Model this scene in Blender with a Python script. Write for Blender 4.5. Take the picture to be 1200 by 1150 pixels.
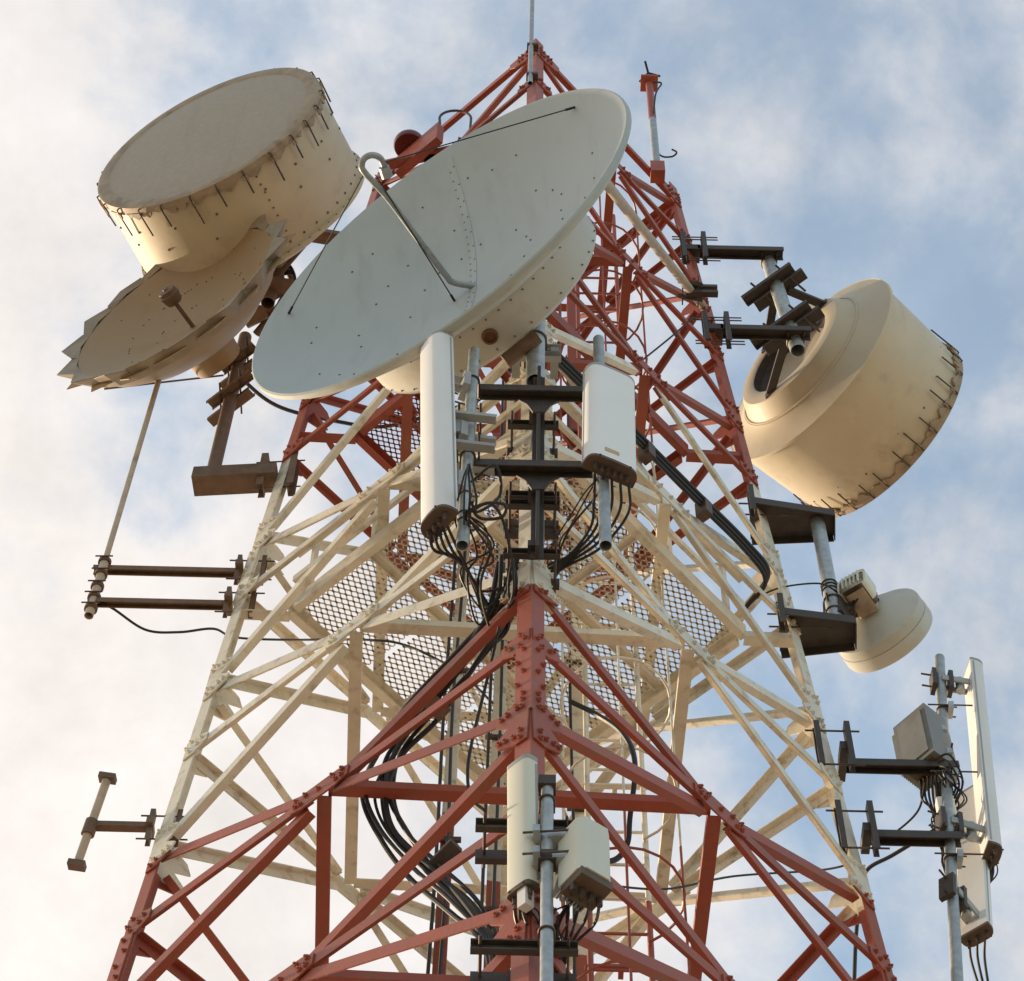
import bpy, math, random
from mathutils import Vector as V, Matrix
random.seed(7)
R_ = math.radians
sc = bpy.context.scene
for o in list(bpy.data.objects): bpy.data.objects.remove(o)
COL = sc.collection

# ------------------------------------------------------------------ camera
YAW, PITCH, ROLL, FPX = -0.0066148, 1.02882026, 0.0287138, 2811.87
EYE = V((0, 0, 1.6))
fwd = V((math.sin(YAW)*math.cos(PITCH), math.cos(YAW)*math.cos(PITCH), math.sin(PITCH)))
rgt0 = V((math.cos(YAW), -math.sin(YAW), 0)); up0 = rgt0.cross(fwd)
rgt = rgt0*math.cos(ROLL) + up0*math.sin(ROLL); upv = up0*math.cos(ROLL) - rgt0*math.sin(ROLL)
cd = bpy.data.cameras.new('camera'); cam = bpy.data.objects.new('camera', cd); COL.objects.link(cam)
cd.sensor_width = 36; cd.lens = FPX/1200*36; cd.clip_end = 5000; cd.clip_start = .1
cam.matrix_world = Matrix(((rgt.x, upv.x, -fwd.x, EYE.x), (rgt.y, upv.y, -fwd.y, EYE.y), (rgt.z, upv.z, -fwd.z, EYE.z), (0, 0, 0, 1)))
sc.camera = cam

# ------------------------------------------------------------------ light
SUN_EL, SUN_AZ = R_(17), R_(-54)            # azimuth measured from +Y towards +X
sdir = V((math.sin(SUN_AZ)*math.cos(SUN_EL), math.cos(SUN_AZ)*math.cos(SUN_EL), math.sin(SUN_EL)))
sl = bpy.data.lights.new('sun', 'SUN'); sl.energy = 3.8; sl.angle = R_(.9); sl.color = (1, .78, .52)
so = bpy.data.objects.new('sun', sl); COL.objects.link(so)
so.rotation_euler = (-sdir).to_track_quat('-Z', 'Y').to_euler()
w = bpy.data.worlds.new('World'); sc.world = w; w.use_nodes = True
nt = w.node_tree; N = nt.nodes; LK = nt.links; N.clear()
def nd(t, **k):
    n = N.new(t)
    for a, b in k.items(): setattr(n, a, b)
    return n
out = nd('ShaderNodeOutputWorld'); bg = nd('ShaderNodeBackground'); bg.inputs[1].default_value = .15
sky = nd('ShaderNodeTexSky', sky_type='NISHITA', sun_disc=False)
sky.sun_elevation = SUN_EL; sky.sun_rotation = SUN_AZ; sky.air_density = 1.0; sky.dust_density = .6; sky.ozone_density = 1.6
tc = nd('ShaderNodeTexCoord')
def math_(op, a, b=None, c=None):
    n = nd('ShaderNodeMath', operation=op)
    for i, v in enumerate((a, b, c)):
        if v is None: continue
        if isinstance(v, (int, float)): n.inputs[i].default_value = v
        else: LK.new(v, n.inputs[i])
    return n.outputs[0]
def mapr(v, a, b, c, d, t='SMOOTHSTEP'):
    n = nd('ShaderNodeMapRange', interpolation_type=t); LK.new(v, n.inputs[0])
    for i, q in enumerate((a, b, c, d)): n.inputs[i+1].default_value = q
    return n.outputs[0]
def noise(scale, det, rough, off, stretch=(1, 1, 1)):
    m = nd('ShaderNodeMapping'); m.inputs['Location'].default_value = off; m.inputs['Scale'].default_value = stretch
    LK.new(tc.outputs['Generated'], m.inputs[0])
    n = nd('ShaderNodeTexNoise'); n.inputs['Scale'].default_value = scale; n.inputs['Detail'].default_value = det
    n.inputs['Roughness'].default_value = rough; n.inputs['Distortion'].default_value = .15
    LK.new(m.outputs[0], n.inputs['Vector']); return n.outputs['Fac']
dotn = nd('ShaderNodeVectorMath', operation='DOT_PRODUCT'); LK.new(tc.outputs['Generated'], dotn.inputs[0]); dotn.inputs[1].default_value = sdir
near = mapr(dotn.outputs['Value'], .48, .86, 0, 1, 'LINEAR')          # veil thickens towards the sun, all round it
big = noise(7.5, 8, .58, (3.1, 1.7, .4)); fine = noise(24, 6, .6, (.3, 5.2, 2.0))
dens = math_('ADD', math_('ADD', math_('MULTIPLY', big, 1.0), math_('MULTIPLY', fine, .22)), math_('MULTIPLY', near, .48))
mask = mapr(dens, .51, .83, 0.36, 1.0)
warm = nd('ShaderNodeMix', data_type='RGBA'); LK.new(near, warm.inputs['Factor'])
warm.inputs['A'].default_value = (3.5, 3.48, 3.55, 1); warm.inputs['B'].default_value = (5.1, 4.62, 4.22, 1)
mixc = nd('ShaderNodeMix', data_type='RGBA'); LK.new(mask, mixc.inputs['Factor'])
sk = nd('ShaderNodeMix', data_type='RGBA', blend_type='MULTIPLY'); sk.inputs['Factor'].default_value = 1
LK.new(sky.outputs[0], sk.inputs['A']); sk.inputs['B'].default_value = (.82, 1.24, 1.24, 1)
puff = mapr(noise(16, 7, .62, (7.3, .9, 4.1)), .3, .7, .88, 1.08, 'LINEAR')
cl = nd('ShaderNodeMix', data_type='RGBA', blend_type='MULTIPLY'); cl.inputs['Factor'].default_value = 1
LK.new(warm.outputs['Result'], cl.inputs['A']); LK.new(puff, cl.inputs['B'])
LK.new(sk.outputs['Result'], mixc.inputs['A']); LK.new(cl.outputs['Result'], mixc.inputs['B'])
LK.new(mixc.outputs['Result'], bg.inputs[0]); LK.new(bg.outputs[0], out.inputs[0])
sc.view_settings.view_transform = 'Standard'; sc.view_settings.look = 'None'
sc.view_settings.exposure = 0.6; sc.view_settings.gamma = 1; sc.view_settings.use_curve_mapping = False
sc.render.engine = 'CYCLES'

# ------------------------------------------------------------------ pixel <-> place
def ray(x, y): return (fwd*FPX + rgt*(x-600) + upv*(575-y)).normalized()
def pd(x, y, d): return EYE + ray(x, y)*d
def pz(x, y, z): r = ray(x, y); return EYE + r*((z-EYE.z)/r.z)
def proj(P): q = P-EYE; z = q.dot(fwd); return 600+FPX*q.dot(rgt)/z, 575-FPX*q.dot(upv)/z
def vz(X, Y, y):
    lo, hi = 3.0, 40.0
    for _ in range(50):
        m = (lo+hi)/2
        if proj(V((X, Y, m)))[1] > y: lo = m
        else: hi = m
    return lo
def vert(x, y, z, y2):                       # a plumb line through pixel x,y at height z: its point at pixel row y2
    p = pz(x, y, z); return V((p.x, p.y, vz(p.x, p.y, y2)))
CX, CY, ZA, SL, DEL = 0.0, 9.0, 4.49963292*9+1.6, 0.06932393, 0.03464809
AZ = {'F': -math.pi/2, 'R': 0, 'B': math.pi/2, 'L': math.pi}
def leg(wn, z):
    r = SL*(ZA-z); a = AZ[wn]+DEL
    return V((CX+r*math.cos(a), CY+r*math.sin(a), z))
def zleg(wn, y):
    lo, hi = 3.0, 40.0
    for _ in range(50):
        m = (lo+hi)/2
        if proj(leg(wn, m))[1] > y: lo = m
        else: hi = m
    return lo
def dleg(wn, y): return (leg(wn, zleg(wn, y))-EYE).length

# ------------------------------------------------------------------ materials
def mat(name, col, rough=.55, metal=0, var=.12, scale=6, dirt=None, dscale=3, damt=.5, bump=.0, streak=False):
    m = bpy.data.materials.new(name); m.use_nodes = True; t = m.node_tree; b = t.nodes['Principled BSDF']
    b.inputs['Roughness'].default_value = rough; b.inputs['Metallic'].default_value = metal
    g = t.nodes.new('ShaderNodeNewGeometry'); src = g.outputs['Position']
    n = t.nodes.new('ShaderNodeTexNoise'); n.inputs['Scale'].default_value = scale; n.inputs['Detail'].default_value = 6
    t.links.new(src, n.inputs['Vector'])
    hs = t.nodes.new('ShaderNodeMapRange'); hs.inputs[3].default_value = 1-var; hs.inputs[4].default_value = 1+var
    t.links.new(n.outputs['Fac'], hs.inputs[0]); hs.inputs[1].default_value = .3; hs.inputs[2].default_value = .7
    base = t.nodes.new('ShaderNodeMix'); base.data_type = 'RGBA'; base.blend_type = 'MULTIPLY'; base.inputs['Factor'].default_value = 1
    base.inputs['A'].default_value = (*col, 1); t.links.new(hs.outputs[0], base.inputs['B'])
    last = base.outputs['Result']
    oi = t.nodes.new('ShaderNodeObjectInfo'); ov = t.nodes.new('ShaderNodeMapRange'); ov.inputs[3].default_value = .88; ov.inputs[4].default_value = 1.08
    t.links.new(oi.outputs['Random'], ov.inputs[0])
    om = t.nodes.new('ShaderNodeMix'); om.data_type = 'RGBA'; om.blend_type = 'MULTIPLY'; om.inputs['Factor'].default_value = 1
    t.links.new(last, om.inputs['A']); t.links.new(ov.outputs[0], om.inputs['B']); last = om.outputs['Result']
    if dirt:
        n2 = t.nodes.new('ShaderNodeTexNoise'); n2.inputs['Scale'].default_value = dscale; n2.inputs['Detail'].default_value = 8
        n2.inputs['Roughness'].default_value = .65
        if streak:
            mp = t.nodes.new('ShaderNodeMapping'); mp.inputs['Scale'].default_value = (1.6, 1.6, .25)
            t.links.new(src, mp.inputs[0]); t.links.new(mp.outputs[0], n2.inputs['Vector'])
        else: t.links.new(src, n2.inputs['Vector'])
        mr = t.nodes.new('ShaderNodeMapRange'); mr.interpolation_type = 'SMOOTHSTEP'
        mr.inputs[1].default_value = .5; mr.inputs[2].default_value = .72; mr.inputs[4].default_value = damt
        t.links.new(n2.outputs['Fac'], mr.inputs[0])
        mx = t.nodes.new('ShaderNodeMix'); mx.data_type = 'RGBA'; t.links.new(mr.outputs[0], mx.inputs['Factor'])
        t.links.new(last, mx.inputs['A']); mx.inputs['B'].default_value = (*dirt, 1); last = mx.outputs['Result']
    t.links.new(last, b.inputs['Base Color'])
    rr = t.nodes.new('ShaderNodeMapRange'); rr.inputs[3].default_value = max(0, rough-.12); rr.inputs[4].default_value = min(1, rough+.15)
    t.links.new(n.outputs['Fac'], rr.inputs[0]); t.links.new(rr.outputs[0], b.inputs['Roughness'])
    if bump:
        bp = t.nodes.new('ShaderNodeBump'); bp.inputs['Strength'].default_value = bump; bp.inputs['Distance'].default_value = .01
        n3 = t.nodes.new('ShaderNodeTexNoise'); n3.inputs['Scale'].default_value = scale*8; n3.inputs['Detail'].default_value = 4
        t.links.new(src, n3.inputs['Vector']); t.links.new(n3.outputs['Fac'], bp.inputs['Height']); t.links.new(bp.outputs[0], b.inputs['Normal'])
    return m
CREAM, RED = (.72, .665, .55), (.325, .076, .044)
def band_paint():
    """aviation paint: red above 16.65 m, cream down to 12.25 m, red down to 7 m, cream below"""
    m = mat('banded_tower_paint', CREAM, .5, 0, .1, 5, (.20, .13, .075), 9, .55, .15)
    t = m.node_tree
    mixn = [n for n in t.nodes if n.type == 'MIX' and n.blend_type == 'MULTIPLY' and not n.inputs['A'].is_linked][0]
    g = [n for n in t.nodes if n.type == 'NEW_GEOMETRY'][0]
    sp = t.nodes.new('ShaderNodeSeparateXYZ'); t.links.new(g.outputs['Position'], sp.inputs[0])
    nn = t.nodes.new('ShaderNodeTexNoise'); nn.inputs['Scale'].default_value = 14; t.links.new(g.outputs['Position'], nn.inputs['Vector'])
    ad = t.nodes.new('ShaderNodeMath'); ad.operation = 'MULTIPLY_ADD'; t.links.new(nn.outputs['Fac'], ad.inputs[0]); ad.inputs[1].default_value = .05; t.links.new(sp.outputs[2], ad.inputs[2])
    mr = t.nodes.new('ShaderNodeMath'); mr.operation = 'DIVIDE'; t.links.new(ad.outputs[0], mr.inputs[0]); mr.inputs[1].default_value = 30
    cr = t.nodes.new('ShaderNodeValToRGB'); cr.color_ramp.interpolation = 'CONSTANT'; e = cr.color_ramp.elements
    e[0].position = 0; e[0].color = (*CREAM, 1); e[1].position = 7/30; e[1].color = (*RED, 1)
    a = e.new(12.15/30); a.color = (*CREAM, 1); a = e.new(16.67/30); a.color = (*RED, 1)
    t.links.new(mr.outputs[0], cr.inputs[0]); t.links.new(cr.outputs[0], mixn.inputs['A'])
    # chips and rust freckles over both colours
    b = t.nodes['Principled BSDF']; src = b.inputs['Base Color'].links[0].from_socket
    for sc_, lo, hi, c_, am in ((38, .64, .70, (.15, .065, .03), .75), (11, .62, .74, (.30, .22, .15), .35)):
        n4 = t.nodes.new('ShaderNodeTexNoise'); n4.inputs['Scale'].default_value = sc_; n4.inputs['Detail'].default_value = 9; n4.inputs['Roughness'].default_value = .7
        t.links.new(g.outputs['Position'], n4.inputs['Vector'])
        m4 = t.nodes.new('ShaderNodeMapRange'); m4.inputs[1].default_value = lo; m4.inputs[2].default_value = hi; m4.inputs[4].default_value = am; t.links.new(n4.outputs['Fac'], m4.inputs[0])
        x4 = t.nodes.new('ShaderNodeMix'); x4.data_type = 'RGBA'; t.links.new(m4.outputs[0], x4.inputs['Factor']); t.links.new(src, x4.inputs['A']); x4.inputs['B'].default_value = (*c_, 1); src = x4.outputs['Result']
    t.links.new(src, b.inputs['Base Color'])
    return m
M = {
 'paint': band_paint(),
 'cream': mat('cream_paint', CREAM, .5, 0, .1, 5, (.24, .17, .1), 8, .5, .12),
 'red': mat('red_paint', RED, .5, 0, .14, 5, (.10, .04, .03), 8, .5, .12),
 'galv': mat('galvanised_steel', (.40, .43, .43), .45, .55, .18, 22, (.22, .22, .2), 9, .5),
 'brown': mat('weathered_haze_warmed_steel', (.17, .105, .065), .6, .15, .25, 14, (.10, .055, .03), 7, .6, .2),  # warm haze over the left mounts is put into this brown, under random weathering
 'dark': mat('dark_steel', (.062, .05, .042), .55, .2, .25, 14, (.09, .055, .035), 7, .5, .2),
 'tan': mat('tan_galvanised', (.48, .385, .28), .55, .2, .15, 12, (.16, .10, .06), 6, .6, .1),
 'dish': mat('dish_enamel', (.41, .445, .43), .45, 0, .05, 2, (.32, .34, .31), 3.5, .55, .06, True),
 'dishback': mat('dish_back_enamel', (.53, .52, .46), .45, 0, .06, 3, (.38, .34, .27), 4, .45),
 'drum': mat('beige_drum_paint', (.56, .48, .345), .5, 0, .06, 3, (.39, .315, .21), 2.2, .55, .0, True),
 'radome': mat('weathered_radome_cloth', (.45, .39, .32), .85, 0, .06, 20, (.37, .31, .245), 4, .6, .3, True),
 'rim': mat('stained_rim_band', (.38, .295, .20), .6, 0, .2, 9, (.16, .105, .06), 6, .75, .1),
 'petal': mat('weathered_petal_sheet', (.30, .245, .18), .6, .15, .15, 7, (.20, .16, .12), 5, .6),
 'tandish': mat('tan_dish_enamel', (.35, .24, .13), .5, 0, .07, 3, (.26, .175, .095), 3, .5),
 'white': mat('white_plastic', (.78, .77, .75), .42, 0, .03, 3, (.62, .58, .5), 3, .35, 0, True),
 'offwhite': mat('offwhite_plastic', (.70, .69, .58), .45, 0, .03, 3, (.55, .5, .38), 3, .4, 0, True),
 'capbrown': mat('brown_end_cap', (.11, .075, .05), .6, 0, .2, 12, (.05, .035, .025), 8, .5),
 'grey': mat('grey_cast_housing', (.34, .345, .335), .5, .1, .08, 8, (.3, .28, .25), 6, .4),
 'darkgrey': mat('dark_grey_housing', (.22, .225, .22), .5, .1, .1, 8, (.15, .135, .12), 6, .5),
 'black': mat('black_cable_jacket', (.018, .016, .015), .5, 0, .2, 20),
 'bolt': mat('bolt_steel', (.10, .07, .055), .5, .5, .3, 30),
 'rivet': mat('rivet_dark', (.16, .15, .13), .5, .2, .2, 30),
 'rust': mat('rust_patch', (.16, .075, .035), .8, 0, .3, 25),
 'concrete': mat('concrete', (.38, .36, .33), .85, 0, .12, 4, (.24, .22, .2), 2, .5, .3),
 'ground': mat('dry_gravel_ground', (.38, .30, .21), .95, 0, .2, 1.2, (.14, .13, .07), .25, .7, .4),
 'lens': mat('red_lamp_glass', (.10, .014, .010), .25, 0, .1, 10),
}

# ------------------------------------------------------------------ mesh helpers
class MB:
    def __init__(s): s.v = []; s.f = []; s.sm = []
    def add(s, vs, fs, smooth=False):
        o = len(s.v); s.v += [V(q) for q in vs]; s.f += [tuple(i+o for i in f) for f in fs]; s.sm += [smooth]*len(fs); return s
    def prism(s, prof, p0, p1, ax, ay, smooth=False):
        n = len(prof)
        vs = [p0+ax*a+ay*b for a, b in prof]+[p1+ax*a+ay*b for a, b in prof]
        fs = [(i, (i+1) % n, (i+1) % n+n, i+n) for i in range(n)]
        s.add(vs, fs, smooth); o = len(s.v)-2*n
        s.f += [tuple(o+i for i in range(n))[::-1], tuple(o+n+i for i in range(n))]; s.sm += [False, False]; return s
    def box(s, c, ax, ay, az, a, b, h):        # full sizes
        return s.prism([(-a/2, -b/2), (a/2, -b/2), (a/2, b/2), (-a/2, b/2)], c-az*h/2, c+az*h/2, ax, ay)
    def tube(s, pts, r, n=8, caps=True):
        pts = [V(p) for p in pts]; o = len(s.v); k = len(pts); prev = None
        for i, p in enumerate(pts):
            d = (pts[min(i+1, k-1)]-pts[max(i-1, 0)]).normalized()
            if prev is None: a = d.orthogonal().normalized()
            else: a = (prev-d*prev.dot(d)).normalized()
            prev = a; b = d.cross(a); rr = r[i] if isinstance(r, (list, tuple)) else r
            s.v += [p+(a*math.cos(2*math.pi*j/n)+b*math.sin(2*math.pi*j/n))*rr for j in range(n)]
        for i in range(k-1):
            for j in range(n):
                s.f.append((o+i*n+j, o+i*n+(j+1) % n, o+(i+1)*n+(j+1) % n, o+(i+1)*n+j)); s.sm.append(True)
        if caps:
            s.f += [tuple(o+j for j in range(n))[::-1], tuple(o+(k-1)*n+j for j in range(n))]; s.sm += [False, False]
        return s
    def lathe(s, c, n, prof, seg=48, smooth=True):
        a = n.orthogonal().normalized(); b = n.cross(a); o = len(s.v)
        for r, h in prof:
            for j in range(seg):
                t = 2*math.pi*j/seg; s.v.append(c+n*h+(a*math.cos(t)+b*math.sin(t))*r)
        for i in range(len(prof)-1):
            for j in range(seg):
                s.f.append((o+i*seg+j, o+i*seg+(j+1) % seg, o+(i+1)*seg+(j+1) % seg, o+(i+1)*seg+j)); s.sm.append(smooth)
        return s
    def bolt(s, p, n, r=.015, h=.022):
        a = n.orthogonal().normalized(); b = n.cross(a)
        prof = [(r*math.cos(math.pi/3*i), r*math.sin(math.pi/3*i)) for i in range(6)]
        s.prism(prof, p-n*.004, p+n*h*.6, a, b); s.prism([(x*.5, y*.5) for x, y in prof], p+n*h*.4, p+n*h*1.05, a, b); return s
    def build(s, name, m, parent=None, sharp=35):
        me = bpy.data.meshes.new(name); base = parent_loc(parent)
        me.from_pydata([tuple(q-base) for q in s.v], [], s.f); me.validate()
        if len(me.polygons) == len(s.sm): me.polygons.foreach_set('use_smooth', s.sm)
        import bmesh
        bm = bmesh.new(); bm.from_mesh(me); bmesh.ops.recalc_face_normals(bm, faces=bm.faces); bm.to_mesh(me); bm.free()
        if any(s.sm): me.set_sharp_from_angle(angle=R_(sharp))
        me.materials.append(M[m] if isinstance(m, str) else m)
        o = bpy.data.objects.new(name, me); COL.objects.link(o)
        if parent is not None: o.parent = parent
        return o
LOC = {}
def parent_loc(p):
    b = V((0, 0, 0))
    while p is not None:
        b = b+LOC.get(p.name, V((0, 0, 0))); p = p.parent
    return b
def tag(o, label, cat, group=None, kind=None):
    o['label'] = label; o['category'] = cat
    if group: o['group'] = group
    if kind: o['kind'] = kind
    return o
def thing(name, loc, label, cat, group=None):
    o = bpy.data.objects.new(name, None); COL.objects.link(o); o.location = loc; o.empty_display_size = .1
    LOC[o.name] = V(loc); return tag(o, label, cat, group)
X, Y, Z = V((1, 0, 0)), V((0, 1, 0)), V((0, 0, 1))
def Lprof(b, t, c=None): c = c or b; return [(0, 0), (b, 0), (b, t), (t, t), (t, c), (0, c)]
def Cprof(h, b, t): return [(-h/2, 0), (h/2, 0), (h/2, b), (h/2-t, b), (h/2-t, t), (-h/2+t, t), (-h/2+t, b), (-h/2, b)]
def angle(name, p0, p1, nrm, b, par, m='paint', t=.009, side=1, off=0., shrink=(0, 0)):
    """L section: one flange in the plane whose outward normal is nrm, the other standing inwards"""
    d = (p1-p0); L = d.length; d /= L; p0 = p0+d*shrink[0]; p1 = p1-d*shrink[1]
    n = (nrm-d*nrm.dot(d)).normalized(); wv = d.cross(n)*side
    c = -wv*b/2+n*off
    return MB().prism(Lprof(b, t, b*.72), p0+c, p1+c, wv, -n).build(name, m, par)
def chan(name, p0, p1, openv, h, b, par, m, t=.008):
    d = (p1-p0).normalized(); o = (openv-d*openv.dot(d)).normalized()
    return MB().prism(Cprof(h, b, t), p0-o*b/2, p1-o*b/2, d.cross(o), o).build(name, m, par)
def pipe(name, p0, p1, r, par, m, n=18, hollow=True):
    d = (p1-p0).normalized(); mb = MB().tube([p0, p1], r, n, not hollow)
    if hollow:
        mb.tube([p0+d*.004, p1-d*.004], r*.88, n, False)
        a = d.orthogonal().normalized(); b = d.cross(a)
        for p in (p0, p1):
            o = len(mb.v)
            q = p+d*(.004 if p is p0 else -.004)
            for j in range(n):
                u = a*math.cos(2*math.pi*j/n)+b*math.sin(2*math.pi*j/n); mb.v += [p+u*r, q+u*r*.88]
            for j in range(n):
                k = (j+1) % n; mb.f.append((o+2*j, o+2*k, o+2*k+1, o+2*j+1)); mb.sm.append(False)
    return mb.build(name, m, par)
def spline(pts, n=8):
    pts = [V(p) for p in pts]; P = [pts[0]*2-pts[1]]+pts+[pts[-1]*2-pts[-2]]; r = []
    for i in range(1, len(P)-2):
        for k in range(n):
            t = k/n; a, b, c, d = P[i-1], P[i], P[i+1], P[i+2]
            r.append(.5*((2*b)+(c-a)*t+(2*a-5*b+4*c-d)*t*t+(3*b-a-3*c+d)*t**3))
    return r+[pts[-1]]
def cable(pts, r, par, m='black', name='cable', n=6): return MB().tube(spline(pts), r, n).build(name, m, par)
def ubolt(c, axis, dirn, r, par, m='bolt', rod=.006, name='u_bolt', tail=.06):
    """U-bolt round a pipe of radius r whose tails run along dirn"""
    dirn = (dirn-axis*dirn.dot(axis)).normalized(); s = axis.cross(dirn)
    pts = [c+s*r+dirn*tail]+[c+s*r*math.cos(t)-dirn*r*math.sin(t) for t in [math.pi*k/10 for k in range(11)]]+[c-s*r+dirn*tail]
    return MB().tube(pts, rod, 6).build(name, m, par)

# ------------------------------------------------------------------ ground
g = MB().add([(-1500, -1500, 0), (1500, -1500, 0), (1500, 1500, 0), (-1500, 1500, 0)], [(0, 1, 2, 3)]).build('ground', 'ground'); g['kind'] = 'structure'

# ------------------------------------------------------------------ lattice tower
T = thing('lattice_tower', V((CX, CY, 0)), 'tall square lattice tower of bolted steel angles painted in red and cream bands', 'tower')
NZ = [21.85, 19.84, 17.73, 15.67, 13.95, 12.29, 10.88, 9.35, 7.7, 5.9, 3.9, 1.7]
HZ = [20.93, 18.79, 16.86, 14.98, 13.24, 11.62, 10.1, 8.5, 6.8, 4.9, 2.8]
ZTOP, ZBOT = 22.12, .3
order = ['F', 'R', 'B', 'L']
LB, LT = .100, .012
for i, k in enumerate(order):
    nx, pv = order[(i+1) % 4], order[i-1]
    e1 = (leg(nx, 10)-leg(k, 10)).normalized(); e2 = (leg(pv, 10)-leg(k, 10)).normalized()
    lo = MB().prism(Lprof(LB, LT), leg(k, ZBOT), leg(k, ZTOP), e1, e2).build('leg', 'paint', T)
    MB().box(leg(k, .15)+(leg(k, .15)-V((CX, CY, .15))).normalized()*-.05, X, Y, Z, .6, .6, .3).build('footing', 'concrete', T)
    # splice cover angles with bolts, just under every second horizontal
    for z in (19.35, 15.2, 11.25):
        o_ = -(e1+e2)*.0125
        sp = MB().prism(Lprof(LB+.006, .0125), leg(k, z-.32)+o_, leg(k, z+.32)+o_, e1, e2).build('splice_angle', 'paint', T)
        mb = MB()
        for e, n_ in ((e1, -e2), (e2, -e1)):
            for q in range(6):
                mb.bolt(leg(k, z-.26+q*.104)+n_*.0125+e*(.035 if q % 2 else .072), n_)
        b_ = mb.build('bolts', 'paint', sp); b_['kind'] = 'stuff'
def plate(name, c, ax, ay, nrm, poly, t, par, bolts=(), br=.015):
    pl = MB().prism(poly, c, c+nrm*t, ax, ay).build(name, 'paint', par)
    if bolts:
        mb = MB()
        for a, b in bolts: mb.bolt(c+ax*a+ay*b+nrm*t, nrm, br)
        o = mb.build('bolts', 'paint', pl); o['kind'] = 'stuff'
    return pl
MID = {}
for i, ka in enumerate(order):
    kb = order[(i+1) % 4]
    front = i in (0, 3)
    e = (leg(kb, 10)-leg(ka, 10)).normalized()
    gmid = ((leg(ka, 20)+leg(kb, 20))-(leg(ka, 10)+leg(kb, 10))).normalized()
    nrm = e.cross(gmid)
    if nrm.dot((leg(ka, 10)+leg(kb, 10))/2-V((CX, CY, 10))) < 0: nrm = -nrm
    for j, hz in enumerate(HZ):
        A, B = leg(ka, hz), leg(kb, hz); C = (A+B)/2; MID[(ka+kb, j)] = C
        detail = hz > 9
        b = .064 if j < 3 else .072
        zt, zb = NZ[j], NZ[j+1]
        offh, offd1, offd2 = -.0005, -.0105, -.0205
        angle('horizontal_strut', A, C, nrm, b, T, side=1, off=offh, shrink=(LB*.72, .10))
        angle('horizontal_strut', C, B, nrm, b, T, side=1, off=offh, shrink=(.10, LB*.72))
        for (P, zq, Q) in ((ka, zt, 1), (kb, zt, -1), (ka, zb, -1), (kb, zb, 1)):
            dz = -.10 if zq == zt else .10
            p = leg(P, zq+dz*.6); dd = (C-p).normalized()
            angle('diagonal_brace', p, C, nrm, b, T, side=Q if P == ka else -Q, off=offd1 if (P == ka) == (zq == zt) else offd2, shrink=(LB*1.25, .115))
        if detail:
            L2, w2 = .21, .058
            up = gmid
            bl = [(-.17, .03), (-.13, -.025), (-.10, .03), (-.17, -.02), (0, 0), (.17, .03), (.13, -.025), (.10, .03), (.17, -.02)]
            plate('gusset_plate', C, e, up, nrm, [(-L2, -w2*.7), (-L2*.6, -w2*1.15), (L2*.6, -w2*1.15), (L2, -w2*.7), (L2, w2*.7), (L2*.6, w2*1.15), (-L2*.6, w2*1.15), (-L2, w2*.7)], .010, T, bl)
            for P, s in ((A, 1), (B, -1)):         # small plate where a horizontal meets the leg
                ed = e*s
                plate('gusset_plate', P+nrm*.001, ed, up, nrm, [(.01, -.09), (.11, -.085), (.20, -.03), (.20, .045), (.11, .08), (.01, .085)], .010, T,
                      [(.06, -.05), (.06, .05), (.03, 0), (.155, .018), (.125, -.02)])
    for j, z in enumerate(NZ):
        if z < 9: break
        A, B = leg(ka, z), leg(kb, z)
        for P, s in ((A, 1), (B, -1)):
            ed = e*s; up = gmid
            top = .07 if j == 0 else .20
            ed = ed*(1 if front else 1.35)
            plate('gusset_plate', P+nrm*.0015, ed, up, nrm, [(.006, -.19), (.075, -.19), (.19, -.135), (.22, -.07), (.13, 0), (.22, .07), (.19, .135), (.075, top-.01), (.006, top-.01)] if j else
                  [(.008, -.2), (.09, -.2), (.235, -.135), (.30, -.05), (.30, .045), (.09, .06), (.008, .06)], .011, T,
                  [(.045, -.16), (.045, -.1), (.085, -.13), (.14, -.11), (.18, -.10), (.045, .1 if j else .02), (.085, .13 if j else -.02), (.045, .16 if j else -.05), (.14, .11 if j else -.01), (.18, .10 if j else .0)])
    A, B = leg(ka, NZ[0]), leg(kb, NZ[0])
    angle('horizontal_strut', A, B, nrm, .09, T, side=1, off=-.0005, shrink=(LB*.7, LB*.7))
for j, hz in enumerate(HZ):
    ks = ['FR', 'RB', 'BL', 'LF']
    for q in range(4):
        a, b = MID[(ks[q], j)], MID[(ks[(q+1) % 4], j)]
        c = (V((CX, CY, hz)))
        angle('plan_brace', a+(c-a).normalized()*.03+Z*.03*(q % 2), b+(c-b).normalized()*.03+Z*.03*(q % 2), Z*-1, .075, T, side=1 if q % 2 else -1, shrink=(.02, .02))

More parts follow.
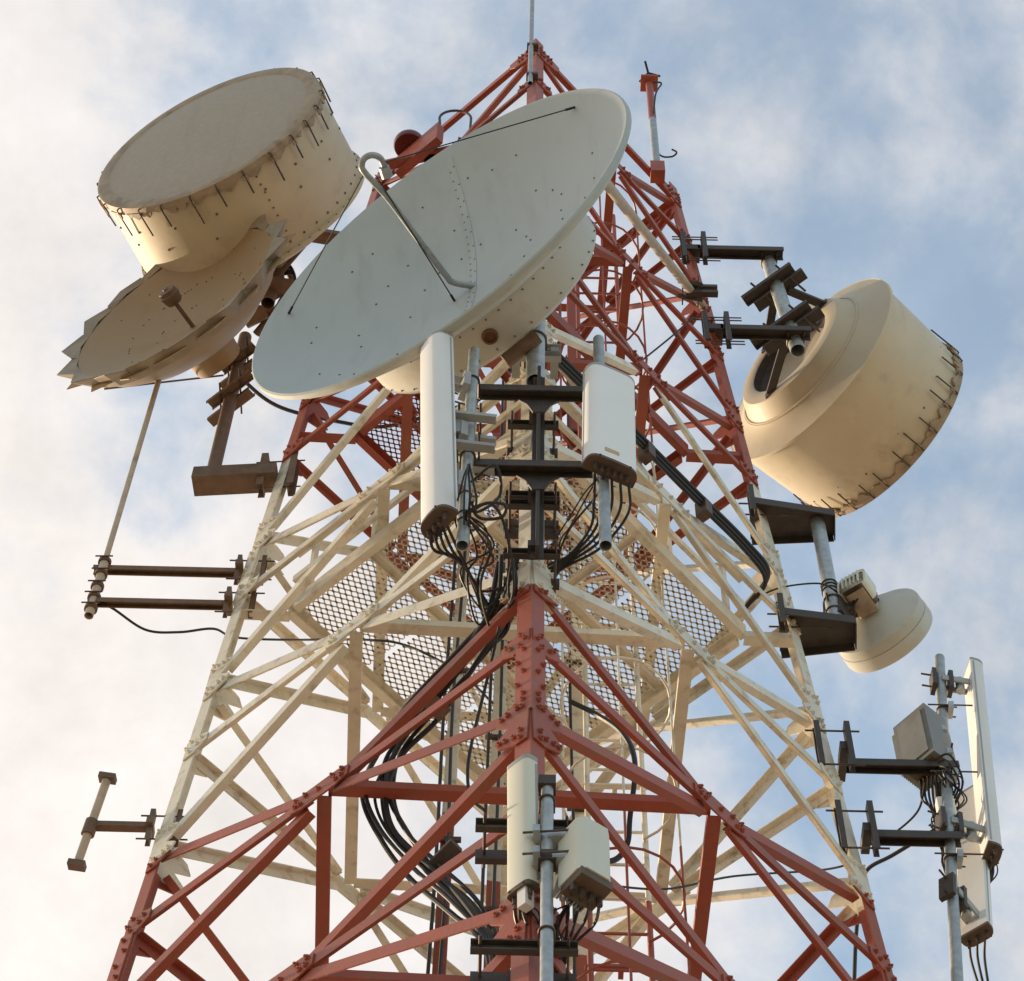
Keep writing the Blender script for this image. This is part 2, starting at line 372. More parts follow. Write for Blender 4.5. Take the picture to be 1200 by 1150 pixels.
# ------------------------------------------------------------------ work platforms
def platform(z, k, label, m, cells, rails, holes=()):
    root = thing('work_platform', V((CX, CY, z)), label, 'platform')
    c = V((CX, CY, z)); cor = {q: c+(leg(q, z)-c)*k for q in order}
    ex = (cor['R']-cor['F']).normalized(); ey = (cor['L']-cor['F']).normalized(); S = (cor['R']-cor['F']).length
    o = cor['F']
    for a, b, n_ in (('F', 'R', ey), ('R', 'B', -ex), ('B', 'L', -ey), ('L', 'F', ex)):
        sh_ = (cor[b]-cor[a]).normalized()*(0 if a in 'FB' else .058); chan('frame_beam', cor[a]+sh_, cor[b]-sh_, n_, .13, .055, root, m)
    # bearers out to the legs' horizontals
    for a, b, n_ in (('L', 'R', Y), ('F', 'B', X)):
        for s in (-1, 1):
            pass
    for t in (1/3, 2/3):
        chan('joist', o+ey*S*t+ex*.03+Z*.01, o+ey*S*t+ex*(S-.03)+Z*.01, -Z, .07, .04, root, m)
    for t in (.5,):
        chan('joist', o+ex*S*t+ey*.03-Z*.018, o+ex*S*t+ey*(S-.03)-Z*.018, -Z, .055, .03, root, m)
    # bearers: carry the frame on the tower's struts
    for a in order:
        q = leg(a, z); angle('bearer', cor[a]-Z*.09, q-(q-c).normalized()*.03-Z*.09, -Z, .08, root, m)
    cl, cw = .056, .036
    for ix in range(3):
        for iy in range(3):
            if (ix, iy) in holes: continue
            x0, x1, y0, y1 = S*ix/3+.03, S*(ix+1)/3-.006, S*iy/3+.03, S*(iy+1)/3-.006
            mb = MB(); nr = round((y1-y0)/.046); nc = round((x1-x0)/.072); cw = (y1-y0)/nr; cl = (x1-x0)/nc; hw, th = .0046, .003
            for r in range(nr):
                for s in (1, -1):
                    prev = None
                    for cc in range(nc*4+1):
                        ph = cc % 4; amp = (cw*.42 if ph in (0, 1) else 0.0)
                        xx = x0+cl*cc/4+(cl*.0); yy = y0+cw*(r+.5)+s*amp
                        if (ph in (2, 3)): yy = y0+cw*(r+.5)+s*cw*.06
                        p = o+ex*xx+ey*yy+Z*(.071)
                        if prev is not None:
                            d = (p-prev); d.normalize(); sd = Z.cross(d)*hw
                            mb.add([prev-sd, prev+sd, p+sd, p-sd, prev-sd+Z*th, prev+sd+Z*th, p+sd+Z*th, p-sd+Z*th], [(0, 3, 2, 1), (4, 5, 6, 7), (0, 1, 5, 4), (2, 3, 7, 6)])
                        prev = p
            # thin strands tying neighbouring rows
            for r in range(nr-1):
                for cc in range(nc):
                    xx = x0+cl*(cc+.125)
                    a = o+ex*xx+ey*(y0+cw*(r+.5)+cw*.40)+Z*.071; b = o+ex*xx+ey*(y0+cw*(r+1.5)-cw*.40)+Z*.071; sd = ex*cl*.15
                    mb.add([a-sd, a+sd, b+sd, b-sd, a-sd+Z*th, a+sd+Z*th, b+sd+Z*th, b-sd+Z*th], [(0, 3, 2, 1), (4, 5, 6, 7), (0, 1, 5, 4), (2, 3, 7, 6)])
            pn = mb.build('grating_panel', m, root)
    if rails:
        for a, b, n_ in (('F', 'R', ey), ('L', 'F', ex)):
            for h in (.30, .62):
                sh_ = (cor[b]-cor[a]).normalized()*(0 if a == 'F' else -.05); chan('guard_rail', cor[a]+Z*h-n_*.03-sh_*.5, cor[b]+Z*h-n_*.03+sh_, n_, .06, .03, root, m)
            for t in (.08, .36, .64, .92):
                p = cor[a].lerp(cor[b], t)-n_*.005
                MB().box(p+Z*.33, ex, ey, Z, .035, .035, .62).build('guard_post', m, root)
    return root, cor
PL, PC = platform(14.86, .80, 'cream work platform of expanded metal mesh panels inside the cream tower band', 'cream', 0, True)
PL2, PC2 = platform(17.25, .72, 'red work platform of mesh panels inside the upper red tower band', 'red', 0, False, ((0, 0), (1, 0), (2, 0), (0, 1), (1, 1)))

# ------------------------------------------------------------------ ladder and risers
lx, ly = .62, 9.1
LD = thing('caged_ladder', V((lx, ly, .02)), 'narrow vertical ladder with round safety hoops inside the tower', 'ladder')
for s in (-1, 1): MB().tube([V((lx+s*.17, ly, .02)), V((lx+s*.17, ly, 21.6))], .018, 8).build('rail', 'paint', LD)
for k in range(40):
    z = 9.5+k*.3; MB().tube([V((lx-.17, ly, z)), V((lx+.17, ly, z))], .011, 6).build('rung', 'paint', LD)
for k in range(13):
    z = 10+k*.9
    pts = [V((lx+.34*math.sin(t)*1.0, ly-.62*(.5-.5*math.cos(t)) if False else ly-.35+.36*math.cos(t)*1.0, z)) for t in [R_(28)+R_(304)*q/18 for q in range(19)]]
    MB().tube([V((lx+.17, ly, z))]+pts+[V((lx-.17, ly, z))], .009, 6).build('hoop', 'paint', LD)
for s, yy in ((-.33, -.42), (0, -.71), (.33, -.42)):
    MB().tube([V((lx+s, ly+yy, 10)), V((lx+s, ly+yy, 20.8))], .008, 6).build('cage_bar', 'paint', LD)
for z in [h+.03 for h in HZ[:7]]:
    angle('ladder_bracket', V((lx-.2, ly+.03, z)), V((lx+.2, ly+.03, z)), Y, .05, LD)
    MB().box(V((lx, ly+.06, z)), X, Y, Z, .03, .05, 2.0 if z < 9 else .06).build('ladder_bracket', 'paint', LD)
for (x_, y_, b_, lab) in ((-.36, 8.5, .07, 'slim square riser post carrying feeder cables beside the black cable loop'), (-.1, 9.0, .08, 'square cable riser post standing at the middle of the tower'), (.42, 9.55, .09, 'square cable riser post standing behind the caged ladder')):
    r = thing('cable_riser', V((x_, y_, 0.01)), lab, 'post')
    MB().box(V((x_, y_, 10.5)), X, Y, Z, b_, b_, 20.98).build('post', 'paint', r)
    for z in [.7+1.6*q for q in range(13)]:
        MB().box(V((x_, y_-b_*.55-.012, z)), X, Y, Z, .16, .022, .03).build('cable_cleat', 'bolt', r)
    for q in range(2 if x_ < 0 else 1):
        xx = x_+(q-1)*.05
        pts = [V((xx+random.uniform(-.012, .012), y_-b_*.55-.035, z)) for z in [.3+1.6*t for t in range(13)]]
        cable(pts, .011, r, name='feeder_cable')

# ------------------------------------------------------------------ equipment helpers
def nrm_img(x, y, ex_, ey_, c):
    """unit axis whose picture runs along (ex_,ey_) and whose cosine to the eye is c"""
    v = ray(x, y); E = rgt*ex_-upv*ey_; E = (E-v*E.dot(v)).normalized()
    return (-v*c+E*math.sqrt(1-c*c)).normalized()
def az(deg):                                     # horizontal direction, degrees left(-)/right(+) of straight towards the eye
    a = R_(deg); return V((math.sin(a), -math.cos(a), 0))
def ring_frame(n):
    # a: horizontal across, b: as near to up as the disc allows
    a = Z.cross(n).normalized(); b = n.cross(a); return a, b
def circ(c, n, r, t, h=0):
    a, b = ring_frame(n); return c+n*h+(a*math.cos(t)+b*math.sin(t))*r
def rod_clamp(c, along, across, out_, par, m='brown', L=.26, gap=.16, h=.055, w=.03, rods=True):
    """two short channels either side of a member, drawn together with threaded rods"""
    for s in (-1, 1):
        chan('clamp_channel', c+out_*s*gap/2-along*L/2, c+out_*s*gap/2+along*L/2, out_*s, h, w, par, m, .006)
    if rods:
        for s in (-1, 1):
            p = c+along*s*(L/2-.035)
            MB().tube([p-out_*(gap/2+.07), p+out_*(gap/2+.07)], .006, 6).build('threaded_rod', 'bolt', par)

# ------------------------------------------------------------------ big open dish
DC = pd(510, 278, 15.5); kd = 15.5/FPX; DN = nrm_img(517, 281, -.61, -.79, .312); RD = 265*kd; DEP = .42
DISH = thing('parabolic_dish', DC-DN*.75, 'large open pale grey parabolic dish with a hooked feed pipe across its face', 'dish antenna')
prof = [(RD*t, DEP*(t*t-1)) for t in [.002]+[q/14 for q in range(1, 15)]]
MB().lathe(DC, DN, prof+[(RD+.012, .004), (RD+.024, -.006), (RD+.026, -.035), (RD-.004, -.04)]+[(RD*t-.004, DEP*(t*t-1)-.03) for t in (.9, .75, .6)], 96).build('reflector', 'dish', DISH)
MB().lathe(DC, DN, [(RD-.01, -.045), (RD-.02, -.075), (RD*.80, -.20), (RD*.62, -.30), (RD*.60, -.31)], 72).build('back_shell', 'dishback', DISH)
bd = MB().lathe(DC, DN, [(RD*.63, -.26), (RD*.635, -.30), (RD*.60, -.302), (RD*.59, -.57), (RD*.57, -.60), (RD*.18, -.66), (.001, -.66)], 72).build('back_drum', 'dishback', DISH)
mb = MB()
for q in range(56): mb.bolt(circ(DC, DN, RD*.602, 2*math.pi*q/56, -.335), (circ(DC, DN, 1, 2*math.pi*q/56)-DC).normalized(), .006, .005)
for q in range(40): mb.bolt(circ(DC, DN, RD*.595, 2*math.pi*q/40, -.54), (circ(DC, DN, 1, 2*math.pi*q/40)-DC).normalized(), .006, .005)
o = mb.build('rivets', 'rivet', bd); o['kind'] = 'stuff'
# port in the drum's lower side
tp = None
best = 1e9
for q in range(360):
    P_ = circ(DC, DN, RD*.595, R_(q), -.44); xx, yy = proj(P_)
    d_ = abs(xx-574)+abs(yy-378)
    if d_ < best: best, tp = d_, q
pc = circ(DC, DN, RD*.595, R_(tp), -.44); pn_ = (circ(DC, DN, 1, R_(tp))-DC).normalized()
MB().lathe(pc, pn_, [(.001, .004), (.034, .004), (.036, .02), (.05, .02), (.052, .002), (.052, -.02)], 24).build('cable_port', 'rust', bd)
# rivet rows on the face
def on_dish(u, v):                         # u,v in units of the radius, u horizontal across, v up
    a, b = ring_frame(DN); t2 = u*u+v*v
    return DC+(a*u+b*v)*RD+DN*(DEP*(t2-1)+.001)
mb = MB()
def riv(u, v): mb.bolt(on_dish(u, v), DN, .0075, .006)
for k in range(34):
    s = -0.93+1.8*k/33; riv(-.012, s)
    if k % 2: riv(.012, s+.02)
for rr in (.32, .55, .78):
    for q in range(int(34*rr)+8):
        t = 2*math.pi*q/(int(34*rr)+8)
        if random.random() < .75: riv(rr*math.cos(t)+random.uniform(-.02, .02), rr*math.sin(t)+random.uniform(-.02, .02))
o = mb.build('rivets', 'rivet', DISH); o['kind'] = 'stuff'
a_, b_ = ring_frame(DN)
for u_ in (0,):
    mb = MB(); prev = None
    for k in range(25):
        v_ = -.955+1.9*k/24; p = on_dish(u_, v_)+DN*.0005; cur = [p-a_*.028, p+a_*.028, p+a_*.026+DN*.0025, p-a_*.026+DN*.0025]
        if prev: mb.add(prev+cur, [(0, 1, 5, 4), (1, 2, 6, 5), (2, 3, 7, 6), (3, 0, 4, 7)], True)
        prev = cur
    mb.build('seam_strip', 'dish', DISH)
vx = DC-DN*DEP
fp = [pd(557, 336, (vx-EYE).length-.01), pd(531, 331, (vx-EYE).length-.05), pd(522, 322, (vx-EYE).length-.09), pd(490, 280, (vx-EYE).length-.17), pd(455, 233, (vx-EYE).length-.28)]
L_ = (vx-EYE).length
fp += [pd(428, 203, L_-.36), pd(424, 193, L_-.37), pd(428, 185, L_-.37), pd(437, 182, L_-.36), pd(446, 186, L_-.34), pd(451, 197, L_-.31)]
fd = cable(fp, .021, DISH, 'galv', 'feed_pipe', 12)
MB().lathe(pd(451, 199, L_-.31), (pd(457, 216, L_-.27)-pd(451, 199, L_-.31)).normalized(), [(.001, -.02), (.034, -.02), (.038, .05), (.001, .05)], 20).build('feed_horn', 'galv', fd)
for (x, y, tx, ty) in ((341, 366, 426, 205), (533, 352, 440, 205), (674, 126, 452, 190)):
    # rim anchor on the reflector nearest that pixel
    bb, bp = 1e9, None
    for iu in range(-40, 41):
        for iv in range(-40, 41):
            u, v = iu/42, iv/42
            if u*u+v*v > .95: continue
            P_ = on_dish(u, v); a, b = proj(P_); d_ = (a-x)**2+(b-y)**2
            if d_ < bb: bb, bp = d_, P_
    gw = MB().tube([bp, pd(tx, ty, L_-.355)], .0045, 6).build('guy_wire', 'black', DISH)
    MB().tube([bp, bp.lerp(pd(tx, ty, L_-.355), .05)], .009, 8).build('turnbuckle', 'black', gw)
# stay pipe to the right leg
q1 = pd(704, 207, 16.0); q2 = leg('R', zleg('R', 348))-X*.1-Y*.05; q2 = pd(826, 362, (q2-EYE).length-.12)
st = pipe('stay_pipe', q1, q2, .036, DISH, 'tan', 14)
cc_ = q1.lerp(q2, .83); rod_clamp(cc_, (q2-q1).normalized().cross(Y).normalized(), Z, (q2-q1).cross(X).normalized(), DISH, 'dark', .2, .12, .05, .03)
for s in (-1, 1): MB().box(cc_+X*.09+Z*.05*s, X, Y, Z, .26, .05, .04).build('stay_bracket', 'dark', DISH)
# yoke that holds the drum to its pole
hubp = DC-DN*.66

# dish pole on the front leg
zf = zleg('F', 442); lf = leg('F', zf); PXY = V((lf.x+.01, lf.y-.22, 0))
zb_ = vz(PXY.x, PXY.y, 448)
DP = thing('support_pole', V((PXY.x, PXY.y, zb_)), 'thick galvanised pole clamped to the front corner leg behind the large open dish', 'pole')
pipe('pole', V((PXY.x, PXY.y, zb_)), V((PXY.x, PXY.y, zb_+2.6)), .058, DP, 'galv', 24)
for zz in (zb_+.5, zb_+1.9):
    for k_ in (0, .1):
        chan('pole_bracket', V((PXY.x-.16, PXY.y+.09, zz+k_)), V((PXY.x+.16, PXY.y+.09, zz+k_)), -Y, .07, .04, DP, 'grey')
    ubolt(V((PXY.x, PXY.y, zz+.05)), Z, Y, .062, DP, rod=.009, tail=.2)
    for s in (-1, 1): MB().box(V((PXY.x+s*.12, PXY.y+.16, zz+.05)), X, Y, Z, .05, .2, .05).build('pole_bracket', 'grey', DP)
# dish yoke: drum to pole
for dz in (-.28, .1):
    p = V((PXY.x, PXY.y, hubp.z+dz)); q = V((hubp.x, hubp.y, hubp.z+dz*.6))
    chan('mount_arm', p, q+DN*.06, Z, .10, .05, DISH, 'brown')
    MB().box(p, X, Y, Z, .17, .17, .07).build('mount_clamp', 'brown', DISH)
pm = V((PXY.x, PXY.y, vz(PXY.x, PXY.y, 408))); dpm = (pm-EYE).length
MB().tube([pd(592, 424, dpm-.12), pd(630, 394, dpm-.10)], .048, 16).build('pan_arm', 'brown', DISH)
MB().box(pd(611, 409, dpm-.05), (rgt+upv*.7).normalized(), Z, (rgt-upv).normalized(), .22, .05, .07).build('pan_bracket', 'brown', DISH)

# ------------------------------------------------------------------ panel antenna builder
def panel(name, foot, up, face, wd, dp, L, label, m='white', flat=.35, conns=4, group=None, capm='capbrown'):
    """foot: centre of the bottom end; face: direction it radiates"""
    root = thing(name, foot, label, 'antenna', group)
    f = (face-up*face.dot(up)).normalized(); s = up.cross(f).normalized()
    def sec(k=1.0):
        pr = []
        for q in range(13):
            t = math.pi*q/12; xx = math.cos(t); yy = math.sin(t)
            xx = math.copysign(abs(xx)**flat, xx); yy = yy**(flat+.25)
            pr.append((xx*wd/2*k, (yy*dp*.8+dp*.2-dp/2)*k))
        pr += [(-wd/2*k, -dp/2*k+.006), (-wd/2*k+.008, -dp/2*k), (wd/2*k-.008, -dp/2*k), (wd/2*k, -dp/2*k+.006)]
        return pr
    MB().prism(sec(), foot+up*.02, foot+up*(L-.02), s, f, True).build('radome', m, root, 28)
    MB().prism(sec(1.02), foot, foot+up*.0225, s, f, True).build('bottom_cap', capm, root, 28)
    MB().prism(sec(1.02), foot+up*(L-.0225), foot+up*L, s, f, True).build('top_cap', 'grey', root, 28)
    for sg in (-1, 1):
        MB().box(foot+up*L/2+s*sg*(wd/2+.001)-f*dp*.30, s, f, up, .003, .010, L-.08).build('side_seam', 'grey', root)
    for q in (-1, 1): MB().bolt(foot+up*.012+s*q*wd*.30+f*(dp*.51), f, .006, .004).build('screw', 'bolt', root)
    for q in range(conns):
        p = foot+s*(wd*.62*(q/(max(1, conns-1))-.5)); MB().tube([p+up*.002, p-up*.035, p-up*.036, p-up*.06], [.013, .013, .009, .009], 10).build('connector', 'bolt', root)
    return root, f, s

# ------------------------------------------------------------------ front mount frame with two panels
za, zb2 = zleg('F', 484), zleg('F', 574)
la = leg('F', za); YF = la.y-.24
def fz(y): return vz(la.x, YF, y)
FM = thing('antenna_mount', V((la.x, YF, fz(655))), 'dark T-shaped steel mount with two crossbars clamped to the front leg', 'antenna mount')
ztop, zbt = fz(444), fz(656)
MB().prism([(-.035, 0), (.035, 0), (.035, .012), (.010, .012), (.010, .09), (-.010, .09), (-.010, .012), (-.035, .012)], V((la.x+.03, YF, zbt)), V((la.x+.03, YF, ztop)), X, -Y).build('mast', 'dark', FM)
z1, z2 = fz(482), fz(571)
for z_, xa, xb in ((z1, 562, 690), (z2, 556, 694)):
    a = pz(xa, 484 if z_ == z1 else 573, z_); b = pz(xb, 482 if z_ == z1 else 571, z_)
    chan('crossbar', V((a.x, YF-.12, z_)), V((b.x, YF-.12, z_)), -Z, .075, .06, FM, 'dark')
    MB().prism([(-.12, 0), (.12, 0), (.07, -.05), (.035, -.14), (-.035, -.14), (-.07, -.05)], V((la.x+.03, YF-.095, z_-.036)), V((la.x+.03, YF-.083, z_-.036)), X, Z).build('knee_plate', 'dark', FM)
for yy in (512, 596, 606, 664):
    zz = zleg('F', yy); c = leg('F', zz)
    for s, dy in ((1, -.06), (-1, .13)):
        chan('leg_clamp', V((c.x-.15, c.y+dy-.02, zz)), V((c.x+.15, c.y+dy-.02, zz)), Y*-s, .06, .035, FM, 'dark')
    for s in (-1, 1): MB().tube([V((c.x+s*.125, c.y-.17, zz)), V((c.x+s*.125, c.y+.19, zz))], .008, 6).build('threaded_rod', 'bolt', FM)
    MB().box(V((c.x, (c.y-.1+YF)/2, zz)), X, Y, Z, .05, abs(YF-c.y)*.5+.04, .05).build('spacer', 'dark', FM)
pp = pz(553, 500, z1); LPX = V((pp.x, YF-.19, 0))
zlp = vz(LPX.x, LPX.y, 640)
lpt = V((LPX.x, LPX.y, vz(LPX.x, LPX.y, 412)))
pipe('left_pipe', V((LPX.x, LPX.y, zlp)), lpt, .033, FM, 'galv')
pp = pz(701, 500, z1); RPX = V((pp.x, YF-.19, 0))
pipe('right_pipe', V((RPX.x, RPX.y, vz(RPX.x, RPX.y, 640))), V((RPX.x, RPX.y, vz(RPX.x, RPX.y, 398))), .033, FM, 'galv')
for P_ in (LPX, RPX):
    for z_ in (z1, z2): ubolt(V((P_.x, P_.y, z_)), Z, Y, .038, FM, 'bolt', .007, tail=.11)
# left tall panel
f1 = az(-54)
ft = pd(512, 612, (V((LPX.x, LPX.y, vz(LPX.x, LPX.y, 610)))-EYE).length-.12)
tp_ = pd(509, 404, (V((LPX.x, LPX.y, vz(LPX.x, LPX.y, 404)))-EYE).length-.16)
upd = (tp_-ft).normalized()
PA, fa, sa = panel('panel_antenna', ft, upd, f1, .225, .12, (tp_-ft).length, 'tall white rounded panel antenna hanging below the large open dish', conns=4, flat=.6)
for zz in (.22, .50, .80):
    c = ft+upd*((tp_-ft).length*zz); q = V((LPX.x, LPX.y, c.z))
    d_ = (q-c); d_.z = 0
    for k_ in (-.05, .05):
        MB().box(c.lerp(q, .55)+Z*k_, d_.normalized(), d_.normalized().cross(Z), Z, d_.length*.9, .05, .012).build('tilt_bracket', 'grey', PA)
    MB().box(q+d_.normalized()*-.045, d_.normalized(), d_.normalized().cross(Z), Z, .04, .12, .15).build('pipe_clamp', 'grey', PA)
    for k_ in (-.05, .05): MB().tube([q-d_.normalized().cross(Z)*.09+Z*k_-d_.normalized()*.09, q-d_.normalized().cross(Z)*.09+Z*k_+d_.normalized()*.08], .006, 6).build('threaded_rod', 'bolt', PA)
dd_ = (ft-EYE).length
for k_ in range(5):
    x0 = 503+k_*5
    cable([pd(x0, 622-k_*2, dd_+.02), pd(x0+6+k_*2, 645, dd_+.05), pd(538+k_*4, 655+k_*6, dd_+.2), pd(556+k_*6, 690+k_*8, dd_+.35), pd(570+k_*5, 728+k_*4, dd_+.5), pd(583+k_*3, 700, dd_+.42)], .009, PA)
cable([pd(552, 565, dd_+.1), pd(580, 545, dd_+.05), pd(586, 580, dd_+.1), pd(560, 600, dd_), pd(552, 588, dd_)], .008, PA)
cable([pd(546, 600, dd_+.05), pd(570, 590, dd_), pd(592, 592, dd_), pd(588, 606, dd_), pd(565, 608, dd_), pd(556, 598, dd_), pd(575, 590, dd_+.02), pd(590, 612, dd_+.1), pd(601, 660, dd_+.1)], .009, PA)
cable([pd(550, 610, dd_+.05), pd(575, 640, dd_+.1), pd(563, 690, dd_+.1), pd(580, 760, dd_+.3)], .008, PA)
# right squat panel
f2 = az(24)
rzb = vz(RPX.x, RPX.y, 552)
ft2 = pd(716, 551, (V((RPX.x, RPX.y, rzb))-EYE).length-.14); tp2 = pd(715.5, 441, (V((RPX.x, RPX.y, vz(RPX.x, RPX.y, 441)))-EYE).length-.16)
up2 = (tp2-ft2).normalized()
PB, fb, sb = panel('panel_antenna', ft2, up2, f2, .305, .11, (tp2-ft2).length, 'squat wide white panel antenna on the right pipe of the dark front mount', conns=6, flat=.45)
for zz in (.12, .85):
    c = ft2+up2*((tp2-ft2).length*zz); q = V((RPX.x, RPX.y, c.z))
    MB().box((c+q)/2+Y*.02, X, Y, Z, .10, abs(q.y-c.y)+.02, .05).build('tilt_bracket', 'grey', PB)
d2 = (ft2-EYE).length
for k_ in range(5):
    x0 = 697+k_*10
    cable([pd(x0, 556+k_*3, d2), pd(x0-1, 590+k_*3, d2+.03), pd(700+k_*3-8, 618+k_*6, d2+.05), pd(668-k_*2, 650+k_*4, d2+.12), pd(640, 664+k_*5, d2+.1), pd(608-k_*3, 690+k_*8, d2+.2)], .008, PB)

# ------------------------------------------------------------------ bottom front panel, pole and radio
lb = leg('F', zleg('F', 1000)); BPX = pd(641, 1010, dleg('F', 1010)-.30)
def bz(y): return vz(BPX.x, BPX.y, y)
BP = thing('antenna_pole', V((BPX.x, BPX.y, bz(1150))), 'slim galvanised pole on dark clamp channels low on the front leg', 'pole')
pipe('pole', V((BPX.x, BPX.y, bz(1175))), V((BPX.x, BPX.y, bz(918))), .027, BP, 'galv')
for yy in (938, 1092):
    zz = bz(yy)
    c = leg('F', zz)
    chan('leg_clamp', V((c.x-.24, c.y-.06, zz)), V((c.x+.2, c.y-.06, zz)), -Y, .06, .035, BP, 'dark')
    chan('leg_clamp', V((c.x-.24, c.y+.12, zz)), V((c.x+.2, c.y+.12, zz)), Y, .06, .035, BP, 'dark')
    for s in (-.2, .16): MB().tube([V((c.x+s, c.y-.12, zz)), V((c.x+s, c.y+.18, zz))], .007, 6).build('threaded_rod', 'bolt', BP)
    chan('arm', V((BPX.x, c.y-.07, zz)), V((BPX.x, BPX.y+.03, zz)), Z, .06, .04, BP, 'grey')
    ubolt(V((BPX.x, BPX.y, zz)), Z, Y, .031, BP, rod=.006, tail=.07)
db = (BPX-EYE).length
ft3 = pd(612, 1047, db-.02); tp3 = pd(611, 895, (V((BPX.x, BPX.y, bz(895)))-EYE).length-.06); up3 = (tp3-ft3).normalized()
PCn, fc, s_c = panel('panel_antenna', ft3, up3, az(-48), .145, .07, (tp3-ft3).length, 'narrow off-white panel antenna low in front of the red front leg', 'offwhite', .3, 3)
for zz in (.15, .85):
    c = ft3+up3*((tp3-ft3).length*zz); q = V((BPX.x, BPX.y, c.z)); d_ = (q-c)
    MB().box((c+q)/2, d_.normalized(), d_.normalized().cross(Z).normalized(), Z, d_.length, .05, .04).build('tilt_bracket', 'grey', PCn)
    MB().box(q, X, Y, Z, .075, .075, .06).build('pipe_clamp', 'dark', PCn)
MB().box(ft3+up3*-.045+s_c*.02, s_c, fc, up3, .05, .05, .09).build('tilt_motor', 'white', PCn)
for k_ in range(4):
    cable([pd(604+k_*6, 1050-k_*2, db), pd(604+k_*6, 1075, db), pd(612+k_*5, 1100, db+.03), pd(618+k_*4, 1135, db+.1), pd(624+k_*3, 1180, db+.15)], .008, PCn)
# radio box
rc = pd(687, 1010, db-.02); fr = az(35); sr = Z.cross(fr)
RB_ = thing('radio_unit', rc-Z*.2, 'off-white remote radio box with dark open underside beside the low pole', 'radio unit')
Lr, wr, dr = .36, .175, .16
MB().prism([(-wr/2, -dr/2), (wr/2, -dr/2), (wr/2, dr/2-.03), (wr/2-.03, dr/2), (-wr/2+.03, dr/2), (-wr/2, dr/2-.03)], rc-Z*Lr*.42, rc+Z*Lr*.5, sr, fr).build('housing', 'offwhite', RB_)
mb = MB()
for q in range(9):
    x_ = -wr/2+.018+q*(wr-.036)/8; mb.box(rc+sr*x_-fr*(dr/2+.03), sr, fr, Z, .006, .06, Lr*.8)
o = mb.build('cooling_fins', 'grey', RB_); o['kind'] = 'stuff'
MB().box(rc-Z*(Lr*.42+.02), sr, fr, Z, wr*.92, dr*.9, .045).build('connector_panel', 'capbrown', RB_)
for q in range(4):
    p = rc-Z*(Lr*.42+.04)+sr*(-.07+.045*q)
    MB().tube([p, p-Z*.045], .014, 8).build('connector', 'bolt', RB_)
    xx, yy = proj(p); cable([p-Z*.04, pd(xx-6, yy+30, db+.02), pd(662+q*3, 1110, db+.05), pd(650+q*3, 1145, db+.1), pd(648+q*4, 1185, db+.15)], .007, RB_)
for zz in (bz(985), bz(1010)):
    q = V((BPX.x, BPX.y, zz)); d_ = V((rc.x, rc.y, zz))-q
    MB().box(q+d_*.45, d_.normalized(), d_.normalized().cross(Z), Z, d_.length*.8, .07, .03).build('mount_bracket', 'galv', RB_)
    for s in (-1, 1): MB().tube([q+d_.normalized().cross(Z)*s*.05-d_.normalized()*.10, q+d_.normalized().cross(Z)*s*.05+d_.normalized()*.12], .006, 6).build('threaded_rod', 'bolt', RB_)
    MB().box(q-d_.normalized()*.04, d_.normalized(), d_.normalized().cross(Z), Z, .03, .15, .04).build('mount_bracket', 'galv', RB_)

# ------------------------------------------------------------------ left drum antenna
zl = zleg('L', 322); lq = leg('L', zl)
dl = (lq-EYE).length-.45; LC = pd(243, 160, dl); kl = dl/FPX
LN = nrm_img(243, 160, -.485, -.875, .35); RL = 140*kl; SH = 112*kl
LDm = thing('drum_antenna', LC-LN*(SH+.3), 'beige shrouded drum antenna with a grey weathered cloth radome facing up and away', 'drum antenna')
MB().lathe(LC, LN, [(.001, .022), (RL*.5, .018), (RL*.9, .004), (RL*.925, -.004)], 80).build('radome', 'radome', LDm)
MB().lathe(LC, LN, [(RL*.90, .003), (RL*.92, .014), (RL*.99, .012), (RL*1.012, .002), (RL*1.018, -.05), (RL*1.005, -.055)], 80).build('rim_band', 'rim', LDm)
sh = MB().lathe(LC, LN, [(RL*.995, -.03), (RL, -SH*.9), (RL*1.0, -SH), (RL*1.035, -SH-.004), (RL*1.04, -SH-.03), (RL*1.0, -SH-.035)], 80).build('shroud', 'drum', LDm)
MB().lathe(LC, LN, [(RL*1.0, -SH-.03), (RL*.92, -SH-.09), (RL*.70, -SH-.2), (RL*.45, -SH-.28), (RL*.3, -SH-.30), (RL*.28, -SH-.42), (.001, -SH-.42)], 64).build('back_dish', 'drum', LDm)
